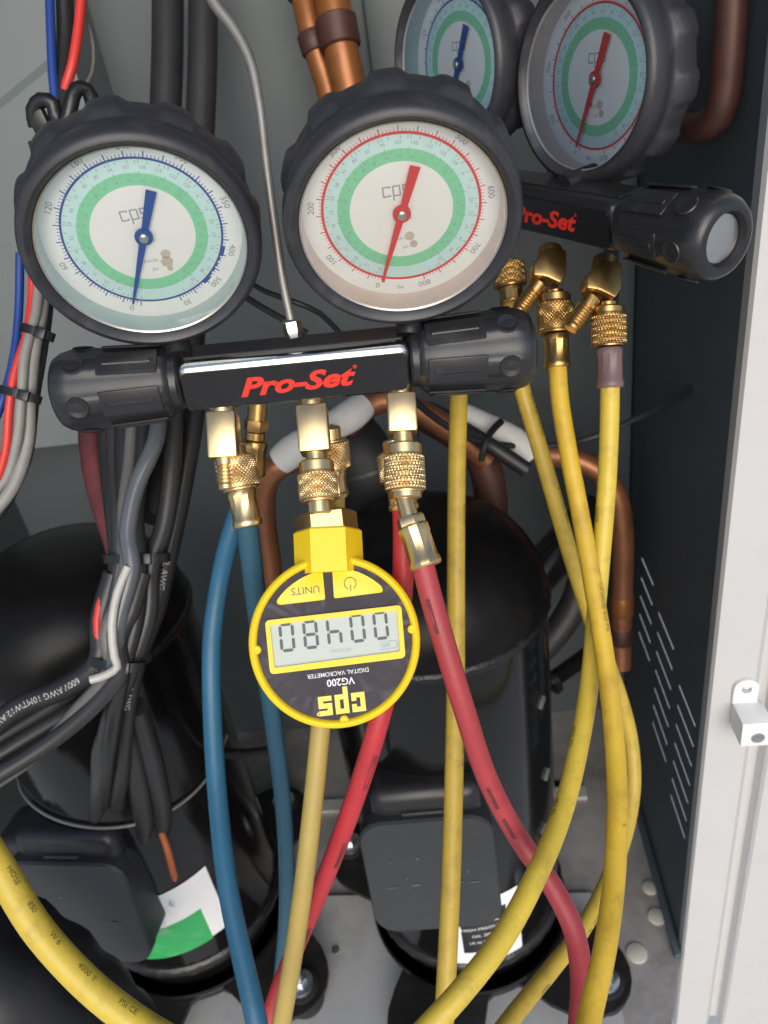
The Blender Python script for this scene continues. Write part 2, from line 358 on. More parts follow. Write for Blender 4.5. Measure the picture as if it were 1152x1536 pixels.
# front zinc rail: folded plate under the compressor feet (polygon outline), 5 mm proud
def rail_plate(poly, h0, h1, name, material):
    n = len(poly); mb = MB()
    vs = [(x, y, h1) for x, y in poly] + [(x, y, h0) for x, y in poly]
    fs = [tuple(range(n))] + [(i, i + n, (i + 1) % n + n, (i + 1) % n) for i in range(n)]
    return mb.add(vs, fs).build(name, material, fl)
rail_plate([(-0.50, 0.335), (0.09, 0.335), (0.09, 0.462), (0.082, 0.470), (-0.185, 0.478), (-0.50, 0.484)], 0.0, 0.006, 'mounting_rail', M['rail'])
rail_plate([(-0.50, 0.585), (0.10, 0.585), (0.10, 0.60), (-0.50, 0.60)], 0.0, 0.005, 'mounting_rail', M['rail'])
for (px, py, r) in ((985, 1375, .0085), (955, 1430, .0095), (975, 1332, .0075)):  # flat discs in place of knockout holes with bright ground below
    p = on_z(px, py, 0.0); MB().lathe([(0, r), (0.0012, r), (0.0018, r * .85)], (p.x, p.y, 0.0), (0, 0, 1), 24).build('bright_hole_disc', M['hole_bright'], fl)
for (px, py, r) in ((835, 1180, .0085), (833, 1216, .007), (505, 1430, .004)):  # black discs stand in for open dark holes; steel disc on the rail
    p = on_z(px, py, 0.0); z0 = 0.0 if py < 1300 else 0.006
    MB().lathe([(0, r), (0.0008, r), (0.001, r * .8)], (p.x, p.y, z0), (0, 0, 1), 24).build('floor_disc', M['dark_hole'] if py < 1300 else M['steel'], fl)
# back wall with a return strip in the right corner
bw = MB(); bw.add([(WL, WY, -0.02), (WX, WY, -0.02), (WX, WY, 1.15), (WL, WY, 1.15)], [(0, 1, 2, 3)])
bwo = struct(bw.build('cabinet_wall_back', M['paint_wall']))
MB().box((WX - 0.008, WY - 0.035, 0.57), (0.014, 0.06, 1.14), bev=0.002).build('corner_strip', M['side_slate'], bwo)
MB().box((-0.02, WY - 0.006, 0.57), (0.05, 0.008, 1.14), bev=0.003).build('panel_seam', M['paint_wall'], bwo)
# right wall: thin sheet with rows of horizontal louvre slots
slots = []
for c, (y0, y1) in enumerate(((0.605, 0.563), (0.542, 0.494), (0.474, 0.424))):
    for k in range((5, 7, 7)[c]):
        slots.append((y1, y0, 0.313 - 0.0225 * k - 0.0225 * (0.0 if c == 0 else (0.12 if c == 1 else 0.25)) - (0.030 if c == 2 else 0.012 * c)))
ys = sorted({0.404, 0.70} | {s[0] for s in slots} | {s[1] for s in slots})
wr = MB(); hs = 0.0022
for a, b in zip(ys[:-1], ys[1:]):
    zz = sorted(s[2] for s in slots if s[0] <= a + 1e-6 and s[1] >= b - 1e-6)
    lo = -0.02
    for z in zz + [None]:
        hi = 1.15 if z is None else z - hs / 2
        wr.add([(WX, a, lo), (WX, b, lo), (WX, b, hi), (WX, a, hi)], [(0, 1, 2, 3)])
        if z is not None: lo = z + hs / 2
wro = struct(wr.build('cabinet_wall_right', M['side_slate'], flip_fix=False))
lip = MB()
for y0, y1, z in slots[:1]:
    lip.add([(WX + .0006, y0, z + hs / 2), (WX + .0006, y1, z + hs / 2), (WX + 0.003, y1, z + 0.0045), (WX + 0.003, y0, z + 0.0045)], [(0, 1, 2, 3)])
lo0 = lip.build('louvre_lip', M['paint_post'], wro)
for y0, y1, z in slots[1:]:
    m_ = MB().add([(WX + .0006, y0, z + hs / 2), (WX + .0006, y1, z + hs / 2), (WX + 0.003, y1, z + 0.0045), (WX + 0.003, y0, z + 0.0045)], [(0, 1, 2, 3)])
    m_.build('louvre_lip', M['paint_post'], wro)
MB().box((WX - 0.0045, 0.555, 0.004), (0.007, 0.30, 0.008), bev=0.002).build('base_flange', M['side_slate'], wro)
# left wall, unseen roof with its height set for the shade inside
struct(MB().box((WL - 0.006, 0.55, 0.56), (0.01, 0.36, 1.16)).build('cabinet_wall_left', M['paint_wall']))
struct(MB().box((-0.17, 0.54, 1.157), (0.70, 0.40, 0.01)).build('unseen_cabinet_roof', M['paint_wall']))
# pale partition panel of the upper left with its diagonal pressed fold
pp = on_y(0, 145, 0.66); pq = on_y(176, 0, 0.66)
mbp = MB()
xl, xr = WL, -0.262
fa = Vector((xl, 0.664, pp.z + (pq.z - pp.z) / (pq.x - pp.x) * (xl - pp.x))); fb = Vector((xr, 0.664, pp.z + (pq.z - pp.z) / (pq.x - pp.x) * (xr - pp.x)))
mbp.add([(xl, 0.655, 0.47), (xr, 0.655, 0.47), (xr, 0.655, fb.z - .008), (xl, 0.655, fa.z - .008), (xl, .664, fa.z), (xr, .664, fb.z), (xr, .668, 1.15), (xl, .668, 1.15), (xr, WY, 0.47), (xr, WY, 1.15)],
        [(0, 1, 2, 3), (3, 2, 5, 4), (4, 5, 6, 7), (1, 8, 9, 6, 5, 2)])
struct(mbp.build('partition_panel', M['paint_part'], flip_fix=False))
# front post on the right: folded off-white sheet with a recessed channel, runs up the opening
mbq = MB(); PY = 0.404
prof = [(WX + .0015, PY + 0.03), (WX - .0015, PY + .003), (WX, PY), (0.183, PY), (0.1865, PY + 0.004), (0.190, PY + 0.010), (0.1965, PY + 0.010), (0.1985, PY + .002), (0.2005, PY), (0.262, PY), (0.262, PY + 0.03)]
n = len(prof)
vs = [(x, y, -0.12) for x, y in prof] + [(x, y, 1.16) for x, y in prof]
mbq.add(vs, [(i, i + 1, i + 1 + n, i + n) for i in range(n - 1)])
struct(mbq.build('cabinet_post', M['paint_post'], sharp=20, flip_fix=False))

# ---- door catch bracket on the post
bp = on_y(1118, 1062, PY)
br = thing('door_catch_bracket', 'small white bent metal catch bracket screwed to the off-white post', 'bracket', (bp.x, PY, bp.z))
mbk = MB()
bx, bz = bp.x, bp.z
mbk.box((bx - .002, PY - .0012, bz + .0145), (.017, .0024, .015), bev=.0008)          # tab against the post
mbk.lathe([(0, .0083), (.0026, .0083)], (bx - .002, PY - .0002, bz + .021), (0, -1, 0), 24)
mbk.box((bx, PY - .011, bz + .0065), (.020, .022, .0024), bev=.0008)                    # shelf
mbk.box((bx, PY - .0215, bz - .0035), (.020, .0024, .0200), bev=.0008)                  # front plate
mbk.box((bx - .0088, PY - .011, bz - .0035), (.0024, .021, .0190), bev=.0006)           # side gusset
mbk.build('bent_plate', M['paint_bracket'], br)
MB().lathe([(0, .0045), (.0006, .0045), (.0009, .003), (.0005, .0015), (.0003, 0)], (bx + .001, PY - .0227, bz - .005), (0, -1, 0), 20).build('screw_hole', M['steel'], br)
MB().lathe([(0, .0032), (.0008, .0032), (.0014, .002), (.0014, 0)], (bx - .002, PY - .0029, bz + .021), (0, -1, 0), 16).build('screw', M['zinc'], br)

# ================================================================== COMPRESSORS
def arc_plate(c, r, a0, a1, z0, z1, n=18, dz=None):
    """curved sheet on a cylinder round c; dz(a) shifts heights"""
    vs = []; fs = []
    for i in range(n + 1):
        a = a0 + (a1 - a0) * i / n; d = dz(i / n) if dz else (0, 0)
        for z in (z0 + d[0], z1 + d[1]): vs.append((c[0] + r * math.cos(a), c[1] + r * math.sin(a), z))
    for i in range(n): fs.append((2 * i, 2 * i + 2, 2 * i + 3, 2 * i + 1))
    return vs, fs
RAD = math.radians
FEET = [math.radians(a) for a in (-35, 62, 152, 252)]
def compressor(label, c, r=0.0865):
    t = thing('compressor', label, 'compressor', (c[0], c[1], 0.006)); cx, cy = c
    def L(prof, name, m, seg=72, rf=None): return MB().lathe(prof, (cx, cy, 0), (0, 0, 1), seg, rf).build(name, m, t)
    body = L([(0.030, 0.03), (0.030, 0.066), (0.036, 0.078), (0.048, r - .003), (0.062, r), (0.405, r)], 'shell', M['shell'])
    L([(0.405 + .070 * math.sin(RAD(a)) ** .92 if a else .405, (r + .0004) * math.cos(RAD(a)) ** .80 if a < 90 else 0.0) for a in range(0, 91, 6)], 'dome', M['dome'])
    L([(0.402, r), (0.4035, r + .0022), (0.406, r + .0028), (0.4085, r + .0020), (0.410, r)], 'weld_seam', M['shellband'], 96, lambda h, q, th: q + .0005 * math.sin(41 * th) * (q > r + .001) + .0003 * math.sin(97 * th + 1) * (q > r + .001))
    L([(0.063, r), (0.066, r + .003), (0.070, r + .0036), (0.074, r + .002), (0.076, r)], 'weld_seam', M['shellband'], 96, lambda h, q, th: q + .0005 * math.sin(37 * th) * (q > r + .001) + .0003 * math.sin(97 * th + 1) * (q > r + .001))
    # foot plate with four lobes
    poly = []
    N = 96
    for k in range(N):
        th = 2 * math.pi * k / N
        d = max(math.cos(th - a) for a in FEET)
        rr = 0.090 + 0.072 * max(0, (d - 0.90) / 0.10) ** 0.85
        poly.append((cx + rr * math.cos(th), cy + rr * math.sin(th)))
    mb = MB(); vs = [(x, y, .026) for x, y in poly] + [(x, y, .031) for x, y in poly] 
    mb.add(vs, [tuple(range(N - 1, -1, -1)), tuple(range(N, 2 * N))] + [(i, (i + 1) % N, (i + 1) % N + N, i + N) for i in range(N)])
    mb.build('foot_plate', M['foot'], t, sharp=30)
    # rolled rim of the plate hugging the shell
    L([(0.0312, r + .004), (0.040, r + .0075), (0.043, r + .0065), (0.042, r + .004), (0.0312, r + .001)], 'plate_rim', M['shell'])
    for a in FEET:
        fx, fy = cx + 0.140 * math.cos(a), cy + 0.140 * math.sin(a)
        gr = MB().lathe([(0.0065, .017), (0.012, .0185), (0.0255, .0185), (0.0255, .012), (.0312, .012), (.0312, .0165), (.0335, .0165), (.034, .0155), (.034, .004)], (fx, fy, 0), (0, 0, 1), 32).build('foot_grommet', M['grommet'], t)
        MB().lathe([(.0342, .0125), (.0362, .0125), (.0368, .0115), (.0368, .003)], (fx, fy, 0), (0, 0, 1), 32).build('washer', M['zinc'], gr)
        hb = MB().lathe([(.0369, .0072), (.0425, .0072), (.0435, .0062), (.0436, .0045)], (fx, fy, 0), (0, 0, 1), 6)
        hb.lathe([(.0436, .0040), (.052, .0040), (.053, .0032)], (fx, fy, 0), (0, 0, 1), 14)
        hb.build('bolt', M['zinc'], gr, sharp=20)
    return t, body
rc, rcb = compressor('black scroll compressor in the middle, behind the straight yellow hose', (-0.0375, 0.452))
lc, lcb = compressor('black scroll compressor on the left with the white and green sticker', (-0.310, 0.455))

def terminal_box(comp, cpx, w_, h_, yf, yaw, tilt, deep, neck=True):
    """moulded cover: front plate with rounded corners, rim, stepped body behind running to the shell"""
    c = on_y(cpx[0], cpx[1], yf); F = frame(yaw, tilt); T = m4(F, c)
    poly = rrect(w_, h_, 0.017, 8)
    poly = [(x * (1.0 + 0.10 * (-z / h_)), z) if False else (x, z) for x, z in poly]
    mb = MB(); n = len(poly)
    def ringv(s, y, dz=0): return [T @ Vector((x * s, y, z * s + dz)) for x, z in poly]
    rows = [ringv(0.975, 0.0), ringv(1.0, 0.0022), ringv(1.0, 0.012), ringv(0.985, 0.0122), ringv(0.97, deep)]
    vs = [p for r_ in rows for p in r_]
    fs = [tuple(range(n))] + [(i * n + k, i * n + (k + 1) % n, (i + 1) * n + (k + 1) % n, (i + 1) * n + k) for i in range(len(rows) - 1) for k in range(n)]
    o = mb.add(vs, fs).build('terminal_box', M['tbox'], comp, sharp=25)
    for (x, z, a, b) in ((-.028, .018, .006, .0012), (-.008, .019, .004, .003), (-.018, .001, .0012, .005), (-.030, -.007, .012, .0014), (-.012, -.006, .010, .0024), (.026, .004, .0014, .006), (.021, -.006, .004, .0016), (.030, -.007, .012, .0016)):
        MB().box(T @ Vector((x, -.0004, z)), (a * .6, .0006, b * .7), F, .0002, 1).build('moulded_mark', M['tmark'], o)
    cl = MB().box(T @ Vector((0, .008, h_ / 2 + .0015)), (.030, .007, .003), F, .001)
    cl.build('clip_tab', M['tbox'], o)
    if neck:
        MB().box(T @ Vector((0.002, .035, h_ / 2 - .010)), (w_ * .84, .055, .060), F, .010, 4).build('box_housing', M['bplastic'], o)
    return o
tb = terminal_box(rc, (648, 1316), .094, .106, .335, 2, 8, .045)
tb2 = terminal_box(lc, (116, 1372), .104, .108, .345, -4, 8, .05)
MB().box(on_y(80, 1262, .40), (.075, .05, .05), frame(0, 8), .012, 4).build('box_housing', M['bplastic'], tb2)

# stickers
cR = (-0.0375, 0.452); cL = (-0.310, 0.455); RAD = math.radians
sw = MB(); sw.add(*arc_plate(cL, .0871, RAD(-96), RAD(-46), .100, .176, 18, lambda t: (.004 * t, .012 * t))); st = sw.build('sticker', M['stick_w'], lc)
st['label'] = 'white and green paper sticker on the shell'
sg = MB(); sg.add(*arc_plate(cL, .0873, RAD(-104), RAD(-57), .093, .133, 18, lambda t: (.008 * t, .012 * t))); sg.build('green_band', M['stick_g'], st)
def wrap_print(geo, size, c, r, a0, z0, tilt=0.0, mb=None):
    mb = mb or MB(); vs = []
    for a, b in geo[0]:
        u = a * size; v = b * size
        u, v = u * math.cos(tilt) - v * math.sin(tilt), u * math.sin(tilt) + v * math.cos(tilt)
        th = a0 + u / r; vs.append((c[0] + r * math.cos(th), c[1] + r * math.sin(th), z0 + v))
    return mb.add(vs, geo[1])
pr = MB()
def cee(x0):                                     # the two round letters of a CE mark
    v, f = ring2d(.34, .48, math.radians(200), math.radians(340), 20); return [(a + x0, b) for a, b in v], f
wrap_print(cee(0), .010, cL, .0875, RAD(-74), .1660, .12, pr); wrap_print(cee(.95), .010, cL, .0875, RAD(-74), .1660, .12, pr)
wrap_print(rects2d([(.62, -.05, .95, .05)]), .010, cL, .0875, RAD(-74), .1660, .12, pr)
for k in range(5): wrap_print(rects2d([(-1, -.07, 1 - .3 * (k % 2), .07)]), .006, cL, .0875, RAD(-80), .146 - .0035 * k, .05, pr)
pr.build('sticker_print', M['ink_soft'], st)
sw = MB(); sw.add(*arc_plate(cR, .0870, RAD(-100), RAD(-58), .078, .165)); s2 = sw.build('sticker', M['stick_w'], rc)
s2['label'] = 'rating sticker with a black printed panel, half hidden under the cover'
sk = MB(); sk.add(*arc_plate(cR, .0872, RAD(-92), RAD(-66), .094, .150)); sk.build('black_panel', M['stick_k'], s2)
pr = MB()
for k, (s_, tx) in enumerate(((.0062, 'WARNING'), (.0082, 'R410A'), (.0052, 'HIGH PRESSURE'), (.0052, 'OIL 3MA'), (.0045, 'LR 46 VOLTS'))):
    wrap_print(text2d(tx if k not in (1,) else 'SCROLL'), s_, cR, .0874, RAD(-80), .146 - .0095 * k, 0, pr)
pr.build('sticker_print', M['white_ink'], s2)
# discharge / suction stubs on the middle compressor, conduit straps
MB().tube(spline([(.030, .50, .36), (.075, .535, .385), (.105, .56, .40)]), .017, 20).build('suction_stub', M['shell'], rc)
MB().tube(spline([(.02, .53, .25), (.055, .55, .262), (.085, .57, .29), (.10, .585, .33), (.105, .59, .37)]), .013, 18).build('equalising_pipe', M['insul'], rc)
MB().tube(spline([(.03, .52, .225), (.07, .545, .232), (.105, .57, .236)]), .008, 16).build('oil_line_stub', M['shell'], rc)
for dx in (0, .012): MB().tube([(.046 + dx, .53 + dx * .6, .228), (.050 + dx, .533 + dx * .6, .229)], .0125, 18).build('stub_collar', M['shellband'], rc)
for (a, z) in ((-28, .255), (-30, .335), (-34, .20)):
    A = RAD(a); MB().box((cR[0] + .087 * math.cos(A), cR[1] + .087 * math.sin(A), z), (.003, .010, .006), Matrix.Rotation(A, 3, 'Z') @ Matrix.Rotation(.6, 3, 'X'), .001).build('paint_chip', M['tmark'], rc)
# heater wire / clip on left compressor
MB().tube(spline([(cL[0] + .0885 * math.cos(RAD(a)), cL[1] + .0885 * math.sin(RAD(a)), .278 + .010 * math.sin(RAD(a * 2))) for a in range(-170, 10, 12)]), .0012, 8).build('strap_wire', M['wire'], lc)
MB().tube(spline([(cL[0] + .085, cL[1] - .02, .275), (cL[0] + .11, cL[1] - .03, .283), (cL[0] + .135, cL[1] - .035, .29)]), [.0045] * 9 if False else .0045, 12).build('sight_stub', M['shellband'], lc)

# ================================================================== PIPES
def pipe(name, label, pts, r, m, seg=20, joints=(), cat='pipe'):
    pl = path(pts); b = pl[0]
    t = thing(name, label, cat, tuple(b))
    rr = r if hasattr(r, '__len__') else None
    MB().tube(pl, r, seg).build('tube', m, t)
    for f, rad, ln, mm in joints:
        i = int(f * (len(pl) - 1)); tt, _, _ = frames(pl)[i]
        MB().lathe([(-ln / 2, rad * .94), (-ln / 2 + .001, rad), (ln / 2 - .001, rad), (ln / 2, rad * .94)], pl[i], tt, 24).build('joint_collar', mm, t)
    return t
pipe('copper_pipe', 'slim amber copper pipe, left of the brazed pair at the top', [(445, -60, .56), (468, 50, .565), (492, 130, .575), (515, 220, .585), (540, 330, .60)], .0095, M['copper_br'], joints=((.12, .0125, .012, M['copper_dk']), (.33, .0115, .014, M['copper_dk'])))
pipe('copper_pipe', 'thick brown copper pipe, right of the brazed pair at the top', [(490, -60, .545), (507, 50, .55), (526, 140, .56), (550, 250, .575), (570, 350, .59)], .0125, M['copper_br'], joints=((.30, .0150, .020, M['copper_dk']),))
pipe('copper_pipe', 'dark copper return bend in the upper right corner behind the knob', [(1100, -60, 0.3561), (1094, 60, 0.3697), (1088, 130, 0.3803), (1078, 172, .388), (1052, 190, .402), (1010, 182, .430), (960, 168, .470)], .0080, M['copper_dk'])
pipe('copper_pipe', 'dark copper pipe slanting across the top right corner', [(1075, -40, .44), (1052, 20, .45), (1030, 60, .47), (985, 95, .50)], .0075, M['copper_dk'])
pipe('copper_pipe', 'copper line arching down at the right wall behind the yellow hoses', [(720, 640, .66), (770, 665, .645), (810, 680, .635), (858, 688, .63), (900, 708, .63), (925, 745, .635), (934, 800, .65), (934, 870, .68), (932, 960, .71), (932, 1000, .72)], .0092, M['copper'], joints=((.80, .0100, .020, M['copper_br']), (.90, .0105, .016, M['copper_dk']), (.93, .0102, .003, M['braze'])))
pipe('copper_pipe', 'dark red copper stub bending down into the middle compressor', [(640, 625, .62), (690, 655, .60), (722, 690, .60), (735, 735, .61), (738, 785, .63), (738, 830, .65)], .0130, M['copper_dk'], joints=((.82, .0140, .003, M['braze']),))
pipe('copper_pipe', 'copper elbow coming out of the white foam sleeve behind the brass', [(470, 672, .54), (440, 690, .53), (415, 700, .53), (398, 725, .54), (395, 770, .56), (405, 850, .60), (415, 960, .64)], .0090, M['copper'])
pipe('copper_pipe', 'copper pipe passing behind the right end of the front manifold', [(520, 640, .57), (555, 608, .56), (585, 600, .56), (625, 615, .56), (690, 655, .57), (730, 690, .58)], .0090, M['copper'])
# foam sleeve on the small copper
fs_ = thing('foam_sleeve', 'off-white foam pipe sleeve behind the middle brass fitting', 'pipe sleeve', tuple(at(490, 650, .54)))
MB().tube(path([(420, 692, .525), (450, 668, .52), (490, 645, .52), (528, 622, .525), (545, 608, .53)]), [.0100 + .0010 * math.sin(i * .9) for i in range(len(path([(420, 692, .525), (450, 668, .52), (490, 645, .52), (528, 622, .525), (545, 608, .53)])))], 22).build('foam_tube', M['foam'], fs_)
MB().box(at(498, 648, .505), (.008, .004, .008), frame(20, 10, 30), .001).build('torn_hole', M['stick_k'], fs_)
fs2 = thing('foam_sleeve', 'white foam pipe sleeve with a black tie right of the straight yellow hose', 'pipe sleeve', tuple(at(740, 650, .58)))
pl = path([(690, 622, .575), (730, 640, .572), (770, 660, .57), (795, 690, .57)])
MB().tube(pl, [.0098] * (len(pl) - 4) + [.0102, .0106, .0102, .0096], 22).build('foam_tube', M['foam'], fs2)
pl = path([(690, 640, .56), (735, 668, .55), (790, 705, .55)])
MB().tube(pl, .0058, 14).build('black_tube', M['cab_blk'], fs2)
MB().tube(path([(752, 632, .555), (735, 650, .548), (727, 668, .545), (722, 690, .55)]), .0026, 10).build('tie', M['tie'], fs2)
# black insulated suction line behind the fittings
sl = thing('suction_line', 'thick black insulated suction line rising behind the brass fittings', 'pipe', tuple(at(560, 800, .62)))
pl = path([(520, 655, .615), (545, 690, .61), (562, 760, .63), (575, 840, .66), (590, 900, .68)])
MB().tube(pl, .026, 28).build('foam_tube', M['insul'], sl)
MB().lathe([(-.001, .0265), (.002, .0268)], pl[4], frames(pl)[4][0], 28).build('tape_ring', M['cab_dk'], sl)
for lab, pts, r_ in (('thick dark insulated line under the foreground yellow hose, upper of two', [(-60, 1380, .50), (20, 1420, .50), (90, 1470, .51), (150, 1530, .52), (200, 1600, .54)], .030),
                     ('thick dark insulated line in the bottom left corner, lower of two', [(-80, 1440, .44), (-10, 1490, .44), (50, 1540, .45), (100, 1610, .46)], .028)):
    pl = path(pts); o = MB().tube(pl, [r_ * (1 + .05 * math.sin(i * 1.3)) for i in range(len(pl))], 24).build('insulated_line', M['insul']); tag(o, lab, 'pipe')
# thin black cable running to the right wall
cbt = MB().tube(path([(612, 592, .50), (650, 625, .52), (700, 655, .54), (760, 668, .56), (830, 668, .57), (890, 655, .575), (960, 625, .56), (1035, 585, .52), (1120, 535, .45)]), .0024, 10).build('control_cable', M['cab_blk'])
tag(cbt, 'thin black cable crossing from the manifold to the right wall', 'cable')

# ================================================================== CABLES
def bundle(name, label, base, cables, ties=(), cat='cable bundle'):
    t = thing(name, label, cat, tuple(base))
    for pts, wpx, mm in cables:
        pl = path(pts); d = sum(p[2] for p in pts) / len(pts)
        MB().tube(pl, wpx / 2 * d / F_PX, 12).build('cable', M[mm], t)
    for (a, b, d, wpx) in ties:
        tie(t, a, b, d, wpx)
    return t
def tie(t, a, b, d, thick):
    """nylon tie loop drawn across a bundle from a to b, with a head block and a cut tail"""
    A, B = at(a[0], a[1], d), at(b[0], b[1], d); c = (A + B) / 2; h = (B - A) / 2
    back = Vector(AX[:, 2]); n = 28; pts = []
    for k in range(n + 1):
        th = 2 * math.pi * k / n; pts.append(c + h * math.cos(th) - back * (h.length * .55) * math.sin(th))
    ax = h.cross(back).normalized(); wd = thick / 2 * d / F_PX; vs = []; fs = []
    for p in pts:
        o = (p - c).normalized()
        for s, q in ((-1, 0), (1, 0), (1, 1), (-1, 1)): vs.append(p + ax * wd * s + o * .0014 * q)
    for k in range(n):
        for j in range(4): fs.append((k * 4 + j, k * 4 + (j + 1) % 4, (k + 1) * 4 + (j + 1) % 4, (k + 1) * 4 + j))
    o = MB().add(vs, fs).build('cable_tie', M['tie'], t)
    q = c - back * (h.length * .50) + h * .45
    R = Matrix((h.normalized(), back, ax)).transposed()
    MB().box(q, (.0065, .004, wd * 2.6), R, .0008).build('tie_head', M['tie'], o)
# thick black conduits falling behind the left gauge
for lab, px0, w_ in (('left one of two thick black insulated conduits behind the left gauge', 250, 47), ('right one of two thick black insulated conduits behind the left gauge', 303, 44)):
    pts = [(px0 + 2, -40, .56), (px0 + 1, 90, .56), (px0 - 4, 220, .56), (px0 - 12, 400, .55), (px0 - 24, 560, .53), (px0 - 45, 680, .50), (px0 - 70, 780, .48)]
    o = MB().tube(path(pts), w_ / 2 * .56 / F_PX, 20).build('conduit', M['insul']); tag(o, lab, 'conduit')
# main harness of the left
B1 = [
 ([(158, 600, .485), (160, 680, .475), (170, 770, .46), (176, 845, .455), (160, 920, .456), (150, 990, .456), (90, 1050, .465), (10, 1100, .47), (-30, 1125, .47)], 26, 'cab_blk'),
 ([(218, 600, .468), (214, 690, .457), (204, 780, .45), (210, 845, .447), (204, 930, .447), (186, 1000, .447), (172, 1070, .46), (160, 1150, .51), (152, 1240, .62), (140, 1335, .69)], 22, 'cab_blk'),
 ([(186, 600, .475), (186, 700, .463), (194, 800, .452), (200, 850, .449), (190, 930, .449), (176, 1000, .449), (150, 1040, .46), (60, 1095, .465), (-30, 1150, .465)], 28, 'cab_blk'),
 ([(140, 600, .50), (138, 660, .49), (152, 740, .48), (172, 800, .47), (186, 845, .466)], 40, 'cab_dred'),
 ([(170, 600, .48), (172, 690, .47), (178, 780, .455), (180, 850, .45), (166, 930, .45), (160, 1000, .45), (120, 1060, .46), (40, 1110, .47), (-30, 1165, .47)], 24, 'cab_dk'),
 ([(200, 600, .47), (195, 690, .46), (186, 770, .447), (190, 840, .443), (178, 900, .44), (158, 950, .442), (165, 1002, .445), (115, 1065, .455), (50, 1135, .46), (-30, 1190, .46)], 20, 'cab_gr'),
 ([(240, 600, .46), (234, 660, .45), (205, 730, .445), (192, 800, .44), (198, 848, .437), (178, 930, .437), (172, 1005, .442)], 26, 'clear'),
 ([(262, 600, .47), (258, 700, .465), (246, 790, .46), (226, 850, .455), (222, 920, .455), (196, 1000, .455), (165, 1080, .47), (152, 1150, .51), (142, 1250, .62), (130, 1335, .69)], 26, 'cab_dk'),
 ([(300, 560, .49), (286, 660, .485), (268, 760, .48), (248, 850, .475), (234, 910, .47), (206, 985, .465), (190, 1060, .48), (182, 1150, .53), (170, 1240, .62), (155, 1335, .69)], 28, 'cab_blk'),
 ([(214, 860, .446), (196, 920, .442), (176, 960, .440), (183, 1003, .443), (150, 1050, .45), (80, 1110, .455), (-30, 1180, .455)], 26, 'cab_dk'),
 ([(172, 860, .452), (152, 930, .452), (150, 990, .45), (100, 1030, .455), (30, 1060, .46), (-30, 1105, .46)], 34, 'cab_blk'),
 ([(160, 870, .45), (146, 930, .447), (150, 985, .447), (144, 1005, .447)], 13, 'cab_red'),
 ([(192, 850, .432), (176, 890, .430), (168, 940, .429), (172, 985, .430), (176, 1000, .432), (160, 1012, .430), (135, 1020, .428)], 13, 'cab_wh'),
 ([(180, 1005, .45), (170, 1070, .465), (150, 1120, .49), (146, 1175, .53), (138, 1250, .62), (125, 1335, .69)], 20, 'cab_dk'),
]
main = bundle('cable_bundle', 'main bundle of black, grey and maroon cables hanging below the left knob', at(185, 845, .45), B1,
              [((158, 838), (252, 836), .452, 13), ((138, 990), (214, 1000), .449, 14)])
# thin white lettering on two cables
def cable_print(parent, pts, wpx, rows, name='cable_print', m='cabprint', size=None, side=0.0):
    pl = path(pts, .002); d = sum(p[2] for p in pts) / len(pts); r = wpx / 2 * d / F_PX + .00015
    return print_on(parent, pl, r, rows, m, size or r * 1.0, side, name)
def print_on(parent, pl, r, rows, m, size, side=0.0, name='hose_print', flip=False):
    """lettering wrapped on a tube: rows = [(fraction along, text)]"""
    fr = frames(pl); cum = [0.0]
    for a, b in zip(pl[:-1], pl[1:]): cum.append(cum[-1] + (b - a).length)
    mb = MB(); camv = Vector(CAM)
    for f, tx in rows:
        s0 = f * cum[-1]; geo = text2d(tx) if isinstance(tx, str) else tx; vs = []
        for a, b in geo[0]:
            u, v = (a, b) if not flip else (-a, -b)
            s = min(max(s0 + u * size, 0), cum[-1] - 1e-6)
            i = max(0, min(len(pl) - 2, int(np.searchsorted(cum, s)) - 1)); tt = (s - cum[i]) / max(cum[i + 1] - cum[i], 1e-9)
            p = pl[i].lerp(pl[i + 1], tt); t = fr[i][0]
            o = camv - p; o = (o - t * o.dot(t)).normalized(); q = t.cross(o)
            an = side + v * size / r
            vs.append(p + r * (math.cos(an) * o + math.sin(an) * -q))
        mb.add(vs, geo[1])
    return mb.build(name, M[m], parent, flip_fix=False)
cable_print(main, B1[8][0], 36, [(.24, 'UL AWG'), (.29, '600V'), (.335, 'MTW'), (.38, '12 AWG')], size=.0055)
cable_print(main, B1[10][0], 34, [(.50, '600V'), (.62, 'AWG 10'), (.74, 'MTW'), (.86, '12 AWG')], size=.0055)
# lower wires lying against the left compressor
bundle('cable_bundle', 'lower dark wires with one rusty orange strand lying against the left compressor', at(230, 1200, .56), [
 ([(180, 1060, .49), (204, 1150, .55), (216, 1240, .605), (206, 1310, .65), (188, 1370, .68)], 32, 'cab_blk'),
 ([(205, 1060, .49), (232, 1150, .55), (244, 1230, .605), (230, 1305, .65), (200, 1370, .68)], 28, 'cab_blk'),
 ([(236, 1230, .61), (250, 1270, .605), (258, 1300, .615), (264, 1326, .655)], 11, 'cab_or'),
])
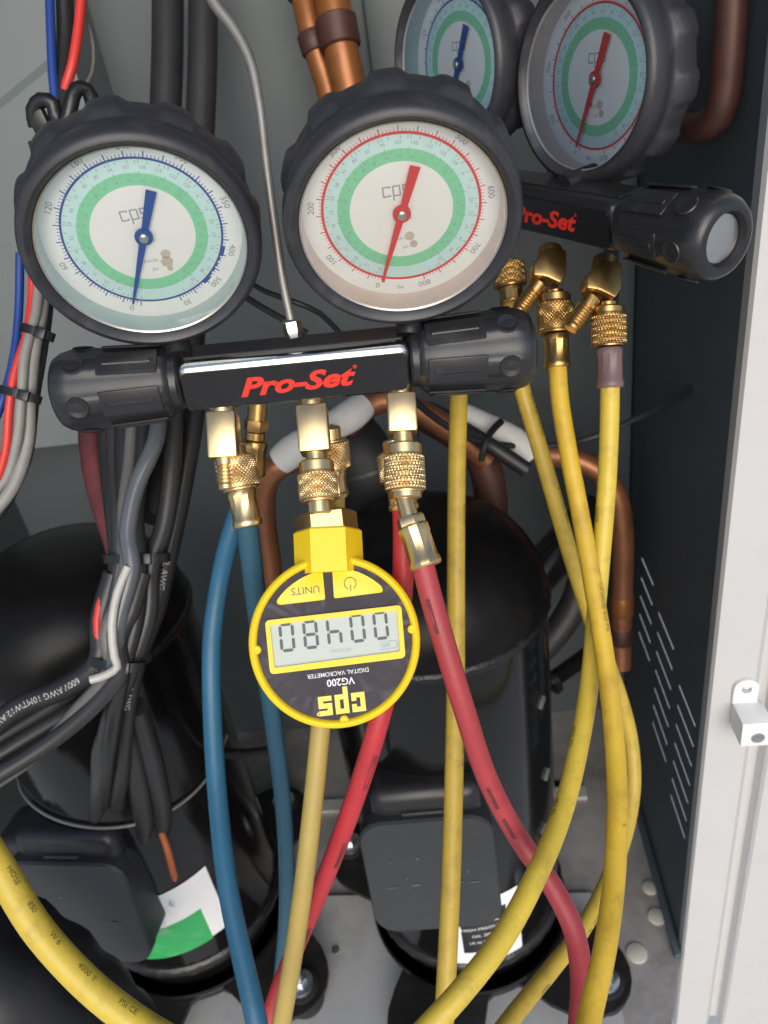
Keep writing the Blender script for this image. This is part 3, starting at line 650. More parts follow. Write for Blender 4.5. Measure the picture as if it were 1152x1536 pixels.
# bundle at the left edge
bundle('cable_bundle', 'grey wires with one red and one blue wire tied at the left edge', at(40, 560, .42), [
 ([(50, 380, .43), (48, 440, .43), (42, 495, .425), (22, 560, .42), (14, 610, .42), (8, 680, .425), (-12, 740, .43)], 13, 'cab_red'),
 ([(30, 380, .44), (28, 470, .44), (20, 540, .435), (4, 600, .43), (-20, 660, .43)], 13, 'cab_blue'),
 ([(66, 400, .44), (62, 470, .43), (52, 520, .425), (44, 600, .425), (42, 660, .43), (20, 730, .43), (-20, 780, .43)], 19, 'cab_lg'),
 ([(60, 400, .432), (54, 470, .425), (38, 530, .42), (32, 600, .42), (26, 660, .425), (8, 720, .43), (-20, 750, .43)], 15, 'cab_lg'),
 ([(76, 400, .45), (72, 470, .44), (62, 540, .435), (52, 600, .435), (40, 690, .44), (0, 770, .44), (-20, 790, .44)], 14, 'cab_dk'),
], [((34, 492), (78, 506), .425, 13), ((2, 584), (58, 600), .422, 12)])
# wires at the top left
tl = bundle('cable_bundle', 'blue, black and red wires with black clips at the top left', at(95, 100, .45), [
 ([(74, -30, .46), (76, 40, .46), (79, 110, .46), (84, 180, .46), (70, 300, .455), (40, 380, .45)], 14, 'cab_blue'),
 ([(96, -30, .47), (98, 60, .47), (96, 130, .465), (100, 210, .46), (80, 320, .46)], 26, 'cab_blk'),
 ([(124, -30, .46), (118, 40, .46), (108, 100, .46), (100, 125, .462), (86, 170, .46), (72, 195, .45), (66, 230, .455)], 15, 'cab_red'),
 ([(128, 20, .47), (140, 70, .47), (138, 110, .47), (120, 140, .465)], 6, 'cab_gr'),
])
clip = MB().tube(path([(54, 190, .44), (50, 165, .435), (62, 150, .432), (80, 156, .432), (84, 176, .435), (98, 186, .435), (106, 160, .432), (114, 134, .432), (130, 134, .435), (140, 160, .44), (138, 190, .445)]), .0042, 12)
clip.build('wire_clip', M['tie'], tl)
MB().box(at(62, 186, .438), (.010, .006, .014), frame(0, 0, 10), .001).build('clip_block', M['tie'], tl)
MB().box(at(54, 220, .44), (.006, .006, .007), frame(0, 0, 0), .001).build('clip_block', M['tie'], tl)
# two loose leads between the gauges behind the hook
ll = bundle('cable_bundle', 'two thin black leads passing behind the hook between the gauges', at(420, 450, .40), [
 ([(370, 420, .43), (400, 438, .42), (440, 452, .415), (480, 470, .42), (510, 500, .43)], 8, 'cab_blk'),
 ([(360, 440, .43), (395, 462, .42), (430, 482, .415), (460, 500, .42)], 10, 'cab_dk'),
])

# ================================================================== MANIFOLD GAUGE SETS
O = at(217, 358, .317).lerp(at(605, 323, .311), .5)
def gauge_boot():
    mb = MB(); seg = 168
    prof = [(-.0030, .0418), (-.0058, .0430), (-.0070, .0448), (-.0064, .0468), (-.0040, .0480), (.0005, .0484), (.0050, .0478), (.0072, .0466), (.0092, .0472), (.0112, .0486), (.0160, .0490), (.0215, .0487), (.0242, .0476), (.0260, .0448), (.0300, .0300), (.0305, .0)]
    def rf(h, r, th):
        if h < .0085 or r < .04: return r
        x = math.cos(11 * th); lob = 0.5 + 0.5 * max(-1, min(1, x * 2.6)); k = min(1, (h - .0085) / .004)
        return r + k * (.0024 * lob - .0017)
    return mb.lathe(prof, (0, 0, 0), (0, 1, 0), seg, rf, (0, 0, 1), start=False)
def needle_poly(L_up, L_dn, wt, wm, wb):
    return [(-wt, L_up), (wt, L_up), (wm, 0.004), (wm * 1.05, -.004), (wb, -L_dn), (-wb, -L_dn), (-wm * 1.05, -.004), (-wm, .004)]
def gauge(parent, Mloc, kind, ang_needle):
    b = gauge_boot().build('gauge', M['rubber'], parent, world=False, sharp=50); b.matrix_local = Mloc
    b['label'] = ('blue' if kind == 'low' else 'red') + ' needle dial gauge in a charcoal rubber boot'
    def part(mb, name, m, **k): return mb.build(name, M[m], b, world=False, **k)
    YD = .0070                                            # dial plane, recessed behind the lens
    ringm = 'dblue' if kind == 'low' else 'dred'
    part(MB().lathe([(-.0030, .0418), (-.0032, .0408), (YD, .0406)], (0, 0, 0), (0, 1, 0), 96, close=False), 'bezel', 'bezel_blue' if kind == 'low' else 'bezel_red')
    part(MB().lathe([(-.0034, .0421), (-.0040, .0417), (-.0036, .0410)], (0, 0, 0), (0, 1, 0), 96, close=False), 'bezel_rim', 'steel')
    T = Matrix.Identity(4)
    part(MB().prism(disc2d(.0408, 96), .001, Matrix.Translation((0, YD, 0))), 'dial', 'dial')
    def rg(r0, r1, y, name, m, a0=0, a1=2 * math.pi): mb = MB(); put2d(mb, ring2d(r0, r1, a0, a1), T, 1.0, y=y); return part(mb, name, m, flip_fix=False)
    rg(.0263, .0318, YD - .00008, 'aqua_band', 'aqua'); rg(.0212, .0263, YD - .00010, 'green_band', 'dgreen')
    rg(.0, .0212, YD - .00012, 'centre_disc', 'cream'); rg(.0318, .0327 if kind == 'low' else .0329, YD - .00014, 'scale_ring', ringm)
    # ticks
    mb = MB(); n = 130; a_s, a_e = math.radians(199), math.radians(199 + 330)
    for i in range(n + 1):
        a = a_s + (a_e - a_s) * i / n; ln = .0022 if i % 5 else .0042
        wd = .00013 if i % 5 else .00022
        mb.prism([(-wd, .0327), (wd, .0327), (wd, .0327 + ln * .55), (-wd, .0327 + ln * .55)], 0, Matrix.Translation((0, YD - .00016, 0)) @ Matrix.Rotation(a, 4, 'Y'), True)
    part(mb, 'scale_ticks', ringm, flip_fix=False)
    mb = MB()
    for i in range(0, 60):
        a = a_s + (a_e - a_s) * (i + .4 * math.sin(i * 1.7)) / 60; L_ = .0026 if i % 4 == 0 else .0014
        for r in (.0300, .0245): mb.prism([(-.00012, r), (.00012, r), (.00012, r + L_), (-.00012, r + L_)], 0, Matrix.Translation((0, YD - .00016, 0)) @ Matrix.Rotation(a, 4, 'Y'), True)
    for i in range(26):
        a = math.radians(205 + 12.2 * i)
        for r, z in ((.0286, .0021), (.0232, .0018)):
            put2d(mb, text2d(str((i * 7 + 10) % 130)), Matrix.Rotation(a, 4, 'Y'), z, (0, r), 0, YD - .00016)
    part(mb, 'temperature_print', 'ink_soft', flip_fix=False)
    mb = MB()
    if kind == 'low': nums = [(205, '0'), (258, '60'), (299, '120'), (335, '180'), (5, '240'), (40, '300'), (78, '350'), (113, '400'), (140, '500'), (166, '30')]
    else: nums = [(203, '0'), (241, '100'), (281, '200'), (322, '300'), (4, '400'), (45, '500'), (86, '600'), (127, '700'), (170, '800'), (187, 'PSI')]
    for a, s_ in nums:
        A = math.radians(a); put2d(mb, text2d(s_), Matrix.Identity(4), .0037 if s_ != 'PSI' else .0024, (.0368 * math.sin(A), .0368 * math.cos(A)), -A if abs(((a + 180) % 360) - 180) < 100 or True else 0, YD - .00016)
    part(mb, 'scale_numbers', 'ink_num', flip_fix=False)
    mb = MB(); put2d(mb, cps2d(.13), T, .0046, (-.001, .0088), 0, YD - .0002)
    for tx, z, x_, y_ in (('CLASS 1.0', .0018, 0, -.0035), ('R410A', .0022, -.0005, -.0125), ('psi', .0022, .0, -.0165)): put2d(mb, text2d(tx), T, z, (x_, y_), 0, YD - .0002)
    part(mb, 'logo_print', 'ink_soft', flip_fix=False)
    if kind == 'low':
        mb = MB()
        put2d(mb, ring2d(.0318, .0338, math.radians(111), math.radians(119), 8), T, 1, y=YD - .0002)
        put2d(mb, ring2d(.0318, .0338, math.radians(139), math.radians(146), 8), T, 1, y=YD - .0002)
        for a in range(121, 139, 5): put2d(mb, ring2d(.0318, .0331, math.radians(a), math.radians(a + 2.4), 4), T, 1, y=YD - .0002)
        part(mb, 'retard_marks', 'dblue', flip_fix=False)
    # stains left by oil behind the lens
    mb = MB()
    for (x, z, r) in (((.0062, -.0105, .0021), (.0058, -.0142, .0026), (.0062, -.0175, .0013)) if kind == 'low' else ((.0022, -.0118, .0021), (.0035, -.0158, .0017), (-.0042, -.0115, .0012))):
        put2d(mb, ([(x + r * math.cos(k * .4189) * (1 + .15 * math.sin(3 * k)), z + r * math.sin(k * .4189)) for k in range(15)], [tuple(range(15))]), T, 1, y=YD - .00022)
    part(mb, 'oil_stain', 'stain', flip_fix=False)
    # needle
    N = Matrix.Translation((0, YD - .0024, 0)) @ Matrix.Rotation(math.radians(ang_needle), 4, 'Y')
    mb = MB().prism(needle_poly(.0205, .0335, .0021, .0014, .0004), .0006, N)
    mb.lathe([(-.0003, .0037), (.0008, .0037)], (0, YD - .0024, 0), (0, 1, 0), 28)
    nd = part(mb, 'needle', 'needle_blue' if kind == 'low' else 'needle_red')
    part(MB().lathe([(-.0020, 0), (-.0020, .0012), (-.0014, .0020), (.0016, .0020)], (0, YD - .0024, 0), (0, 1, 0), 24), 'needle_hub', 'steel')
    # lens, slightly domed
    part(MB().lathe([(-.0052, 0), (-.0051, .012), (-.0047, .024), (-.0041, .034), (-.0034, .0408)], (0, 0, 0), (0, 1, 0), 72, close=False), 'lens', 'lens')
    return b

def manifold_set(label, FS, org, hubs, gr, finish='chrome'):
    """root frame: x along the bar, -y to the front, z up; origin midway between the dial hubs"""
    t = thing('manifold_gauge_set', label, 'gauge set'); t.matrix_world = m4(FS, org)
    def part(mb, name, m, par=None, **k): return mb.build(name, M[m], par or t, world=False, **k)
    for (hub, Fg, kind, an) in zip(hubs, gr, ('low', 'high'), (25, 21)):
        rel = FS.inverted() @ Fg; h = FS.inverted() @ (hub - org)
        gauge(t, m4(rel, h), kind, an)
        back = rel @ Vector((0, 1, 0)); p = h + back * .016 - (rel @ Vector((0, 0, 1))) * .044
        part(MB().tube([p, Vector((p.x * .95, .012, -.056))], .0062, 16), 'gauge_stem', 'bodytop')
    zc = -.0675; zt, zb = -.0555, -.0795
    body = part(MB().box((.0, .0115, zc), (.1055, .0230, .0240), None, .0042, 4), 'manifold_body', finish, sharp=40)
    part(MB().box((.0, .0150, zt + .0002), (.101, .0150, .0012), None, .0005, 1), 'top_strip', 'bodytop', body)
    P = Matrix.Translation((.0, -.0008, zc - .0005))
    pl_ = part(MB().prism(rrect(.1025, .0178, .0030, 5), .0012, P), 'label_plate', 'label', body)
    mb = MB(); put2d(mb, text2d('Pro-Set', .36, .036), I4, .0122, (-.0008, zc - .0010), math.radians(1.0), -.00095, 1.36)
    put2d(mb, ring2d(.26, .40, n=20), I4, .0022, (.0275, zc + .0042), 0, -.00095); put2d(mb, text2d('R'), I4, .0014, (.0275, zc + .0042), 0, -.00095)
    t3 = part(mb, 'lettering', 'red_ink', body, flip_fix=False)
    # knobs
    for sx in (-1, 1):
        p0 = Vector((sx * .0530, .0115, zc)); ax = Vector((sx, 0, 0))
        def rk(h, r, th):
            if h < .0066 or h > .0500: return r
            lob = max(-1, min(1, math.cos(6 * th) * 2.2)); return r * (1 + .035 * lob)
        prof = [(0, .0110), (.0012, .0128), (.004, .0132), (.0050, .0146), (.0068, .0158), (.016, .0166), (.030, .0174), (.040, .0184), (.048, .0187), (.0535, .0180), (.0565, .0162), (.0578, .0138), (.0574, .0118), (.0535, .0110), (.0535, 0)]
        k = part(MB().lathe(prof, p0, ax, 96, rk, (0, -1, 0)), 'valve_knob', 'bplastic', sharp=40)
        for j in range(6):                                      # raised grip panels and thumb dimples
            th = math.radians(60 * j); a, b = ortho(ax, (0, -1, 0)); o = math.cos(th) * a + math.sin(th) * b
            R = Matrix((ax, ax.cross(o), o)).transposed()
            sl_ = math.atan2(.0012, .026)
            part(MB().box(p0 + ax * .021 + o * .0174, (.027, .0122, .0014), R @ Matrix.Rotation(-sl_ * 1.0, 3, 'Y'), .0007, 2), 'grip_panel', 'bplastic', k)
            part(MB().box(p0 + ax * .021 + o * .0182, (.022, .0026, .0011), R @ Matrix.Rotation(-sl_, 3, 'Y'), .0005, 1), 'grip_rib', 'bplastic', k)
            part(MB().lathe([(0, .0052), (.0006, .0048), (.0002, .0030), (-.0004, 0)], p0 + ax * .0445 + o * .0190, o, 20), 'thumb_dimple', 'bplastic', k)
        part(MB().lathe([(.0536, .0106), (.0541, .0102), (.0541, 0)], p0, ax, 32), 'end_cap', 'steel', k)
    return t
FS = frame(6, -3, -3.5)
front = manifold_set('front manifold with two dial gauges, hung by a wire hook', FS, O, (at(216, 365, .317), at(604, 331, .311)), (frame(13, -21), frame(3, -22)))
FR = frame(-60, -8, -2)
hubR = at(881, 120, .385)
OR_ = Vector((.0469, .430, .7306))
rear = manifold_set('rear manifold with two dial gauges, partly hidden behind the front set', FR, OR_, (at(677, 98, .445), hubR), (frame(-52, 2), frame(-56, 3)), 'bodytop')  # rear body black instead of chrome: shade put into its colour
# wire hook of the front set (flattened bar at the top, threaded eye at the body)
def hook(t, pts, r):
    pl = path(pts, .004); n = len(pl)
    FSi = t.matrix_world.inverted(); pl = [FSi @ p for p in pl]
    o = MB().tube(pl, [r * (1.35 - .4 * min(1, i / (n * .4))) for i in range(n)], 12).build('hanging_hook', M['wire'], t, world=False)
    p = pl[-1]
    MB().lathe([(-.003, .0032), (.0, .0045), (.004, .0045), (.005, .0035)], p, pl[-2] - p, 6).build('hook_nut', M['steel'], o, world=False)
bpy.context.view_layer.update()
hook(front, [(308, -25, .33), (322, 5, .33), (350, 42, .33), (374, 88, .33), (388, 150, .331), (400, 250, .334), (412, 340, .338), (424, 420, .342), (440, 497, .347)], .0021)
hook(rear, [(826, 215, .455), (826, 250, .45), (826, 292, .425)], .0024)

# ---- brass fittings
def knurl(mb, p0, ax, r, ln, seg=72, rows=30, dep=.0006):
    ax = Vector(ax).normalized()
    prof = [(0, r * .86), (.0006, r - .0012), (.0010, r - .0004)] + [(.0010 + (ln - .0020) * i / rows, r) for i in range(rows + 1)] + [(ln - .0010, r - .0004), (ln - .0006, r - .0012), (ln, r * .86)]
    N = 34
    def rf(h, q, th):
        if q < r - 1e-6: return q
        u = th / (2 * math.pi) * N; v = h / (2 * math.pi * r) * N
        return q - dep * (max(0, 1 - 1.6 * abs(math.sin(math.pi * (u + v)))) + max(0, 1 - 1.6 * abs(math.sin(math.pi * (u - v)))))
    return mb.lathe(prof, p0, ax, 204, rf)
def chain(parent, p0, p1, items, m='brass', ref=None):
    """turned fittings strung along p0..p1; items: (kind, t0, t1, radius, name)"""
    d = p1 - p0; Lc = d.length; ax = d.normalized(); out = []
    for kind, t0, t1, r, name in items:
        q = p0 + d * t0; ln = (t1 - t0) * Lc; mb = MB(); b = min(.0009, ln * .2)
        if kind == 'cyl': mb.lathe([(0, r - b), (b, r), (ln - b, r), (ln, r - b)], q, ax, 36, None, ref)
        elif kind == 'hex': mb.lathe([(0, r * .93), (b * 1.4, r), (ln - b * 1.4, r), (ln, r * .93)], q, ax, 6, None, ref)
        elif kind == 'sq':
            a, bb = ortho(ax, ref); R = Matrix((a, bb, ax)).transposed()
            mb.box(q + ax * ln / 2, (r * 2, r * 2, ln), R, .0011, 2)
        elif kind == 'knurl': knurl(mb, q, ax, r, ln)
        elif kind == 'thread':
            k = int(ln / .0016); prof = [(0, r - .001)]
            for i in range(k): prof += [(ln * (i + .15) / k, r - .0007), (ln * (i + .5) / k, r), (ln * (i + .85) / k, r - .0007)]
            mb.lathe(prof + [(ln, r - .0014)], q, ax, 32)
        elif kind == 'crimp':
            mb.lathe([(0, r * .93), (b, r), (ln * .2, r * 1.0), (ln * .25, r * .95), (ln * .8, r * .97), (ln * .85, r * 1.04), (ln - b, r * 1.04), (ln, r * .97)], q, ax, 12, None, ref)
        else: raise ValueError(kind)
        out.append(mb.build(name, M[m], parent, sharp=28))
    return out
front_ref = (0.12, -0.8, 0.6)
bf = at(470, 640, .35)
def fit_thing(label, loc): return thing('brass_fitting', label, 'fitting', tuple(loc))
# three ports under the front manifold
A0, A1 = at(333, 592, .362), at(340, 735, .3585)
f1 = fit_thing('left brass tee under the front manifold with a bare threaded end', A0)
chain(f1, A0, A1, [('cyl', .0, .22, .0060, 'port_stem'), ('sq', .20, .68, .0068, 'tee_block'), ('cyl', .64, .76, .0045, 'neck'), ('thread', .76, .95, .0048, 'thread'), ('cyl', .94, 1.0, .0040, 'flare_end')], ref=front_ref)
B0, B1_ = at(466, 580, .364), at(480, 768, .356)
f2 = fit_thing('middle brass tee under the front manifold above the yellow gauge', B0)
chain(f2, B0, B1_, [('cyl', .0, .18, .0056, 'port_stem'), ('sq', .17, .54, .0072, 'tee_block'), ('cyl', .50, .62, .0047, 'neck'), ('cyl', .60, .70, .0082, 'nut_collar'), ('knurl', .69, .92, .0092, 'knurled_nut'), ('cyl', .91, 1.02, .0055, 'neck')], ref=front_ref)
C0, C1_ = at(600, 562, .364), at(609, 748, .358)
f3 = fit_thing('right brass tee under the front manifold above the red hoses', C0)
chain(f3, C0, C1_, [('cyl', .0, .18, .0056, 'port_stem'), ('sq', .17, .48, .0068, 'tee_block'), ('cyl', .45, .58, .0045, 'neck'), ('cyl', .56, .66, .0085, 'nut_collar'), ('knurl', .65, .95, .0096, 'knurled_nut'), ('cyl', .94, 1.0, .0075, 'neck')], ref=front_ref)

# ================================================================== HOSES
def hose(label, pts, m, r=.0053, ends=(), rows=(), ink='hose_ink', psize=.006, side=0.0, name='hose', flip=False):
    pl = path(pts, .005)
    t = thing(name, label, 'hose', tuple(pl[0]))
    MB().tube(pl, r, 20).build('hose_tube', M[m], t)
    for row in rows: print_on(t, pl, r + .00012, [row], ink, psize, side, name='hose_print' if isinstance(row[1], str) else 'hose_stripe', flip=flip)
    return t
STRIPE = rects2d([(-1 + .25 * i, -.13, -.78 + .25 * i, .13) for i in range(8)][:1] + [(-.75, -.13, 1.2, .13)]); STRIPE2 = rects2d([(-.9, -.13, .9, .13)])
# blue hoses
h = hose('teal blue hose arching down the left side, nearer of the two blue hoses', [(376, 700, .405), (366, 745, .41), (347, 800, .415), (330, 870, .425), (318, 960, .43), (318, 1060, .43), (325, 1180, .42), (340, 1320, .40), (362, 1430, .385), (380, 1510, .375), (392, 1570, .37)], 'hose_blue')
chain(h, at(388, 596, .392), at(378, 712, .404), [('cyl', .0, .30, .0050, 'neck'), ('hex', .28, .42, .0064, 'collar_nut'), ('cyl', .42, .55, .0052, 'neck'), ('crimp', .55, 1.0, .0068, 'crimp_collar')], 'brass_old')
h = hose('dull blue hose dropping from the brass collar behind the yellow gauge', [(368, 770, .365), (376, 830, .375), (384, 900, .39), (398, 1000, .42), (412, 1100, .46), (424, 1200, .49), (430, 1300, .52), (428, 1390, .56), (420, 1470, .60)], 'hose_blue2')
chain(h, at(348, 668, .366), at(372, 790, .365), [('cyl', .0, .15, .0062, 'neck'), ('knurl', .14, .55, .0098, 'knurled_nut'), ('crimp', .55, 1.0, .0068, 'crimp_collar')], 'brass')
# the mustard hose behind the vacuum gauge
h = hose('mustard yellow hose hanging straight down behind the round yellow gauge', [(500, 690, .385), (502, 770, .39), (500, 880, .40), (492, 980, .405), (482, 1080, .405), (470, 1200, .405), (455, 1330, .41), (437, 1450, .42), (418, 1560, .43)], 'hose_tan')
chain(h, at(492, 640, .378), at(503, 745, .386), [('cyl', .0, .2, .006, 'neck'), ('knurl', .18, .6, .0095, 'knurled_nut'), ('crimp', .6, 1.0, .0068, 'crimp_collar')])
# red hoses
h = hose('faded red hose with dark dashes crossing the middle compressor to the right', [(632, 838, .349), (645, 890, .350), (665, 960, .353), (695, 1060, .36), (732, 1170, .375), (780, 1260, .385), (832, 1335, .38), (862, 1400, .375), (872, 1470, .365), (868, 1560, .35)], 'hose_rose',
         rows=[(.10, STRIPE), (.50, STRIPE2), (.58, STRIPE2)], ink='red_ink_dark', psize=.0075, side=-.35)
chain(h, at(604, 738, .357), at(620, 796, .352), [('cyl', .0, 1.0, .0042, 'elbow_pipe')])
chain(h, at(614, 775, .353), at(640, 850, .349), [('hex', .0, .22, .0068, 'collar_nut'), ('crimp', .18, 1.0, .0074, 'crimp_collar')])
h = hose('bright red hose slanting down to the lower left behind the yellow gauge', [(604, 735, .365), (606, 800, .37), (604, 870, .375), (592, 980, .385), (566, 1090, .39), (528, 1210, .41), (482, 1330, .44), (440, 1430, .45), (410, 1510, .45), (395, 1570, .45)], 'hose_red', .0054,
         rows=[(.42, STRIPE), (.60, STRIPE), (.80, STRIPE)], ink='red_ink_dark', psize=.010, side=.7)
chain(h, at(592, 660, .368), at(606, 765, .366), [('cyl', .0, .2, .006, 'neck'), ('knurl', .18, .62, .0096, 'knurled_nut'), ('crimp', .6, 1.0, .0070, 'crimp_collar')])
# straight yellow hose
h = hose('straight yellow hose falling from behind the front right knob', [(690, 500, .46), (688, 600, .455), (685, 720, .45), (684, 850, .445), (684, 980, .44), (682, 1120, .43), (678, 1280, .42), (672, 1420, .41), (664, 1570, .40)], 'hose_yellow', rows=[(.28, '850 PSI'), (.62, 'HOSE 1/4')], psize=.004, side=1.1)
# foreground hose at the lower left
h = hose('thick bright yellow hose with black print in the lower left foreground', [(-50, 1225, .345), (0, 1302, .343), (50, 1385, .34), (105, 1450, .338), (165, 1505, .336), (240, 1556, .334), (330, 1600, .33)], 'hose_bright', .0066,
         rows=[(.21, 'HOSE'), (.31, '850'), (.42, 'W 6'), (.55, '4000 Y'), (.70, 'PSI CE')], psize=.0036, side=.45)
# hoses of the rear manifold
h1 = hose('amber yellow hose from the middle fitting of the rear manifold', [(836, 545, .425), (840, 600, .424), (853, 680, .422), (872, 780, .418), (890, 880, .412), (908, 990, .402), (920, 1090, .39), (926, 1200, .373), (922, 1310, .355), (908, 1420, .335), (888, 1510, .322), (872, 1580, .31)], 'hose_orange', .0050,
          rows=[(.40, '1/4 HOSE 850 PSI'), (.72, 'c')], psize=.0036, side=.8)
chain(h1, at(832, 435, .425), at(836, 552, .425), [('cyl', .0, .08, .005, 'neck'), ('cyl', .06, .18, .0088, 'nut_collar'), ('knurl', .17, .56, .0102, 'knurled_nut'), ('crimp', .58, 1.0, .0070, 'crimp_collar')], 'brass_old')
h2 = hose('yellow hose from the right fitting of the rear manifold, crossing to the lower left', [(915, 575, .408), (914, 640, .412), (910, 730, .418), (902, 830, .422), (893, 930, .422), (886, 1010, .415), (872, 1100, .40), (846, 1210, .38), (806, 1310, .355), (752, 1410, .338), (690, 1490, .326), (625, 1560, .32)], 'hose_bright', .0051,
          rows=[(.20, 'HOSE'), (.55, '4000 PSI'), (.66, '850 PSI')], psize=.0034, side=-.9)
chain(h2, at(912, 452, .405), at(915, 582, .408), [('cyl', .0, .08, .005, 'neck'), ('cyl', .06, .16, .0084, 'nut_collar'), ('knurl', .15, .52, .0092, 'knurled_nut')], 'brass_old')
for o in chain(h2, at(912, 452, .405), at(915, 582, .408), [('crimp', .54, 1.0, .0070, 'hose_sleeve')], 'sleeve'): o['label'] = 'purple brown sleeve at the hose end'
h3 = hose('yellow hose from the left fitting of the rear manifold looping behind the others', [(766, 430, .45), (770, 500, .452), (780, 570, .455), (806, 660, .46), (832, 750, .465), (858, 840, .475), (890, 940, .495), (925, 1030, .51), (946, 1110, .52), (950, 1180, .52), (938, 1250, .51), (912, 1320, .495), (876, 1390, .475), (826, 1455, .45), (765, 1530, .42), (730, 1580, .40)], 'hose_yellow', .0050,
          rows=[(.14, '850 PSI HOSE'), (.24, '1/4 HOSE 850'), (.80, '850 PSI'), (.90, '4000')], psize=.0046, side=1.0)
chain(h3, at(762, 395, .45), at(768, 455, .45), [('knurl', .0, .6, .0098, 'knurled_nut'), ('crimp', .6, 1.0, .0070, 'crimp_collar')], 'brass_old')
# rear angled brass ports with bare threaded side ends
def rear_port(label, top, mid, end, d):
    T0 = at(*top, d); f = fit_thing(label, T0); Pm = at(*mid, d - .004); Pe = at(*end, d - .010)
    back = Vector(AX[:, 2]); up = (T0 - Pm).normalized(); sd = (Pe - Pm); sd = (sd - back * sd.dot(back)).normalized()
    # angled block: five-sided forging
    c = Pm; X = back.cross(up).normalized(); R = Matrix((X, back, up)).transposed()
    poly = [(-.0095, -.006), (-.0100, .002), (-.0035, .0125), (.0075, .0125), (.0085, -.002), (.0060, -.0085), (-.0030, -.0055)]
    if (R @ Vector((1, 0, 0))).dot(Vector(AX[:, 0])) < 0: poly = [(-x, z) for x, z in poly]
    bmx = bmesh.new(); vsx = [bmx.verts.new((x, y, z)) for y in (-.0075, .0075) for x, z in poly]; nn = len(poly)
    bmx.faces.new(vsx[:nn]); bmx.faces.new(list(reversed(vsx[nn:])))
    for i in range(nn): bmx.faces.new((vsx[i], vsx[i + nn], vsx[(i + 1) % nn + nn], vsx[(i + 1) % nn]))
    bmesh.ops.recalc_face_normals(bmx, faces=bmx.faces[:]); bmesh.ops.bevel(bmx, geom=bmx.edges[:], offset=.0014, segments=2, profile=.5, affect='EDGES')
    MB().bm(bmx, c, R).build('angle_block', M['brass_old'], f, sharp=30)
    q0 = c + sd * .0075 - back * .0
    chain(f, q0, q0 + sd * .021, [('cyl', .0, .35, .0046, 'neck'), ('thread', .33, .9, .0050, 'thread'), ('cyl', .88, 1.0, .0041, 'flare_end')], 'brass_old')
    chain(f, T0, Pm, [('cyl', .0, .8, .0065, 'port_stem')], 'brass_old')
    return f
rear_port('left one of the two angled brass ports under the rear manifold', (826, 372), (823, 408), (792, 448), .428)
rear_port('right one of the two angled brass ports under the rear manifold', (908, 388), (903, 428), (868, 478), .408)

# ================================================================== DIGITAL VACUUM GAUGE
VD = .349; VS = VD / F_PX / 3.716            # metres per unit of the drawing grid below
vc = at(502.6, 960, VD); A = math.radians(6.65)
fwd = Vector(ray(502.6, 960)).normalized()
rx = Vector(AX[:, 0]) * math.cos(A) - Vector(AX[:, 1]) * math.sin(A); rx = (rx - fwd * rx.dot(fwd)).normalized()
RV = Matrix((rx, fwd, rx.cross(fwd))).transposed()
vg = thing('vacuum_gauge', 'round yellow digital vacuum gauge hanging upside down below the middle brass tee', 'vacuum gauge')
vg.matrix_world = m4(RV, vc)
def vl(zx, zy):
    dx, dy = zx - 567, -(zy - 818); return ((dx * math.cos(A) + dy * math.sin(A)) * VS, (-dx * math.sin(A) + dy * math.cos(A)) * VS)
def vpart(mb, name, m, par=None, **k): return mb.build(name, M[m], par or vg, world=False, **k)
R0 = 480 * VS; RI = 432 * VS
case = vpart(MB().lathe([(.0005, RI), (-.0008, RI + .0005), (-.0016, RI + .0016), (-.0016, R0 - .0022), (-.0006, R0 - .0005), (.0018, R0), (.016, R0), (.0185, R0 - .001), (.020, R0 - .003), (.020, 0)], (0, 0, 0), (0, 1, 0), 128, None, (0, 0, 1)), 'case', 'yellow_abs', sharp=60)
vpart(MB().lathe([(.0004, RI + .0004), (.0004, 0)], (0, 0, 0), (0, 1, 0), 96), 'faceplate', 'face', case)
for zx, zy in ((512, 385), (998, 757), (138, 872), (622, 1250)):
    x, z = vl(zx, zy); rr = math.hypot(x, z); s = (RI + .0002) / rr
    vpart(MB().lathe([(-.0009, 0), (-.0012, .0012), (-.0008, .0019), (.0004, .0021)], (x * s, 0, z * s), (0, 1, 0), 20), 'notch_tab', 'yellow_abs', case)
def raised(poly, name, m, h=.0012, par=None, y0=.0004, bev=.0005):
    bmx = bmesh.new(); a = [bmx.verts.new((x, y0, z)) for x, z in poly]; n_ = len(poly)
    b_ = [bmx.verts.new((x, y0 - h, z)) for x, z in poly]
    top = bmx.faces.new(b_)
    for i in range(n_): bmx.faces.new((a[i], a[(i + 1) % n_], b_[(i + 1) % n_], b_[i]))
    if bev: bmesh.ops.bevel(bmx, geom=list(top.edges), offset=bev, segments=2, profile=.5, affect='EDGES')
    return vpart(MB().bm(bmx), name, m, par or vg, sharp=50)
def smooth_poly(pts, r=.0016, n=4):
    out = []; k = len(pts)
    for i in range(k):
        p, q, s = Vector(pts[i - 1]), Vector(pts[i]), Vector(pts[(i + 1) % k])
        d1 = (p - q); d2 = (s - q); rr = min(r, d1.length * .45, d2.length * .45)
        a, b = q + d1.normalized() * rr, q + d2.normalized() * rr
        for j in range(n + 1):
            t = j / n; out.append(tuple((1 - t) ** 2 * a + 2 * t * (1 - t) * q + t * t * b))
    return out
def arc_pts(p0, p1, R, n=8):
    a0, a1 = math.atan2(p0[1], p0[0]), math.atan2(p1[1], p1[0])
    r0, r1 = math.hypot(*p0), math.hypot(*p1)
    return [((r0 + (r1 - r0) * i / n) * math.cos(a0 + (a1 - a0) * i / n), (r0 + (r1 - r0) * i / n) * math.sin(a0 + (a1 - a0) * i / n)) for i in range(n + 1)]
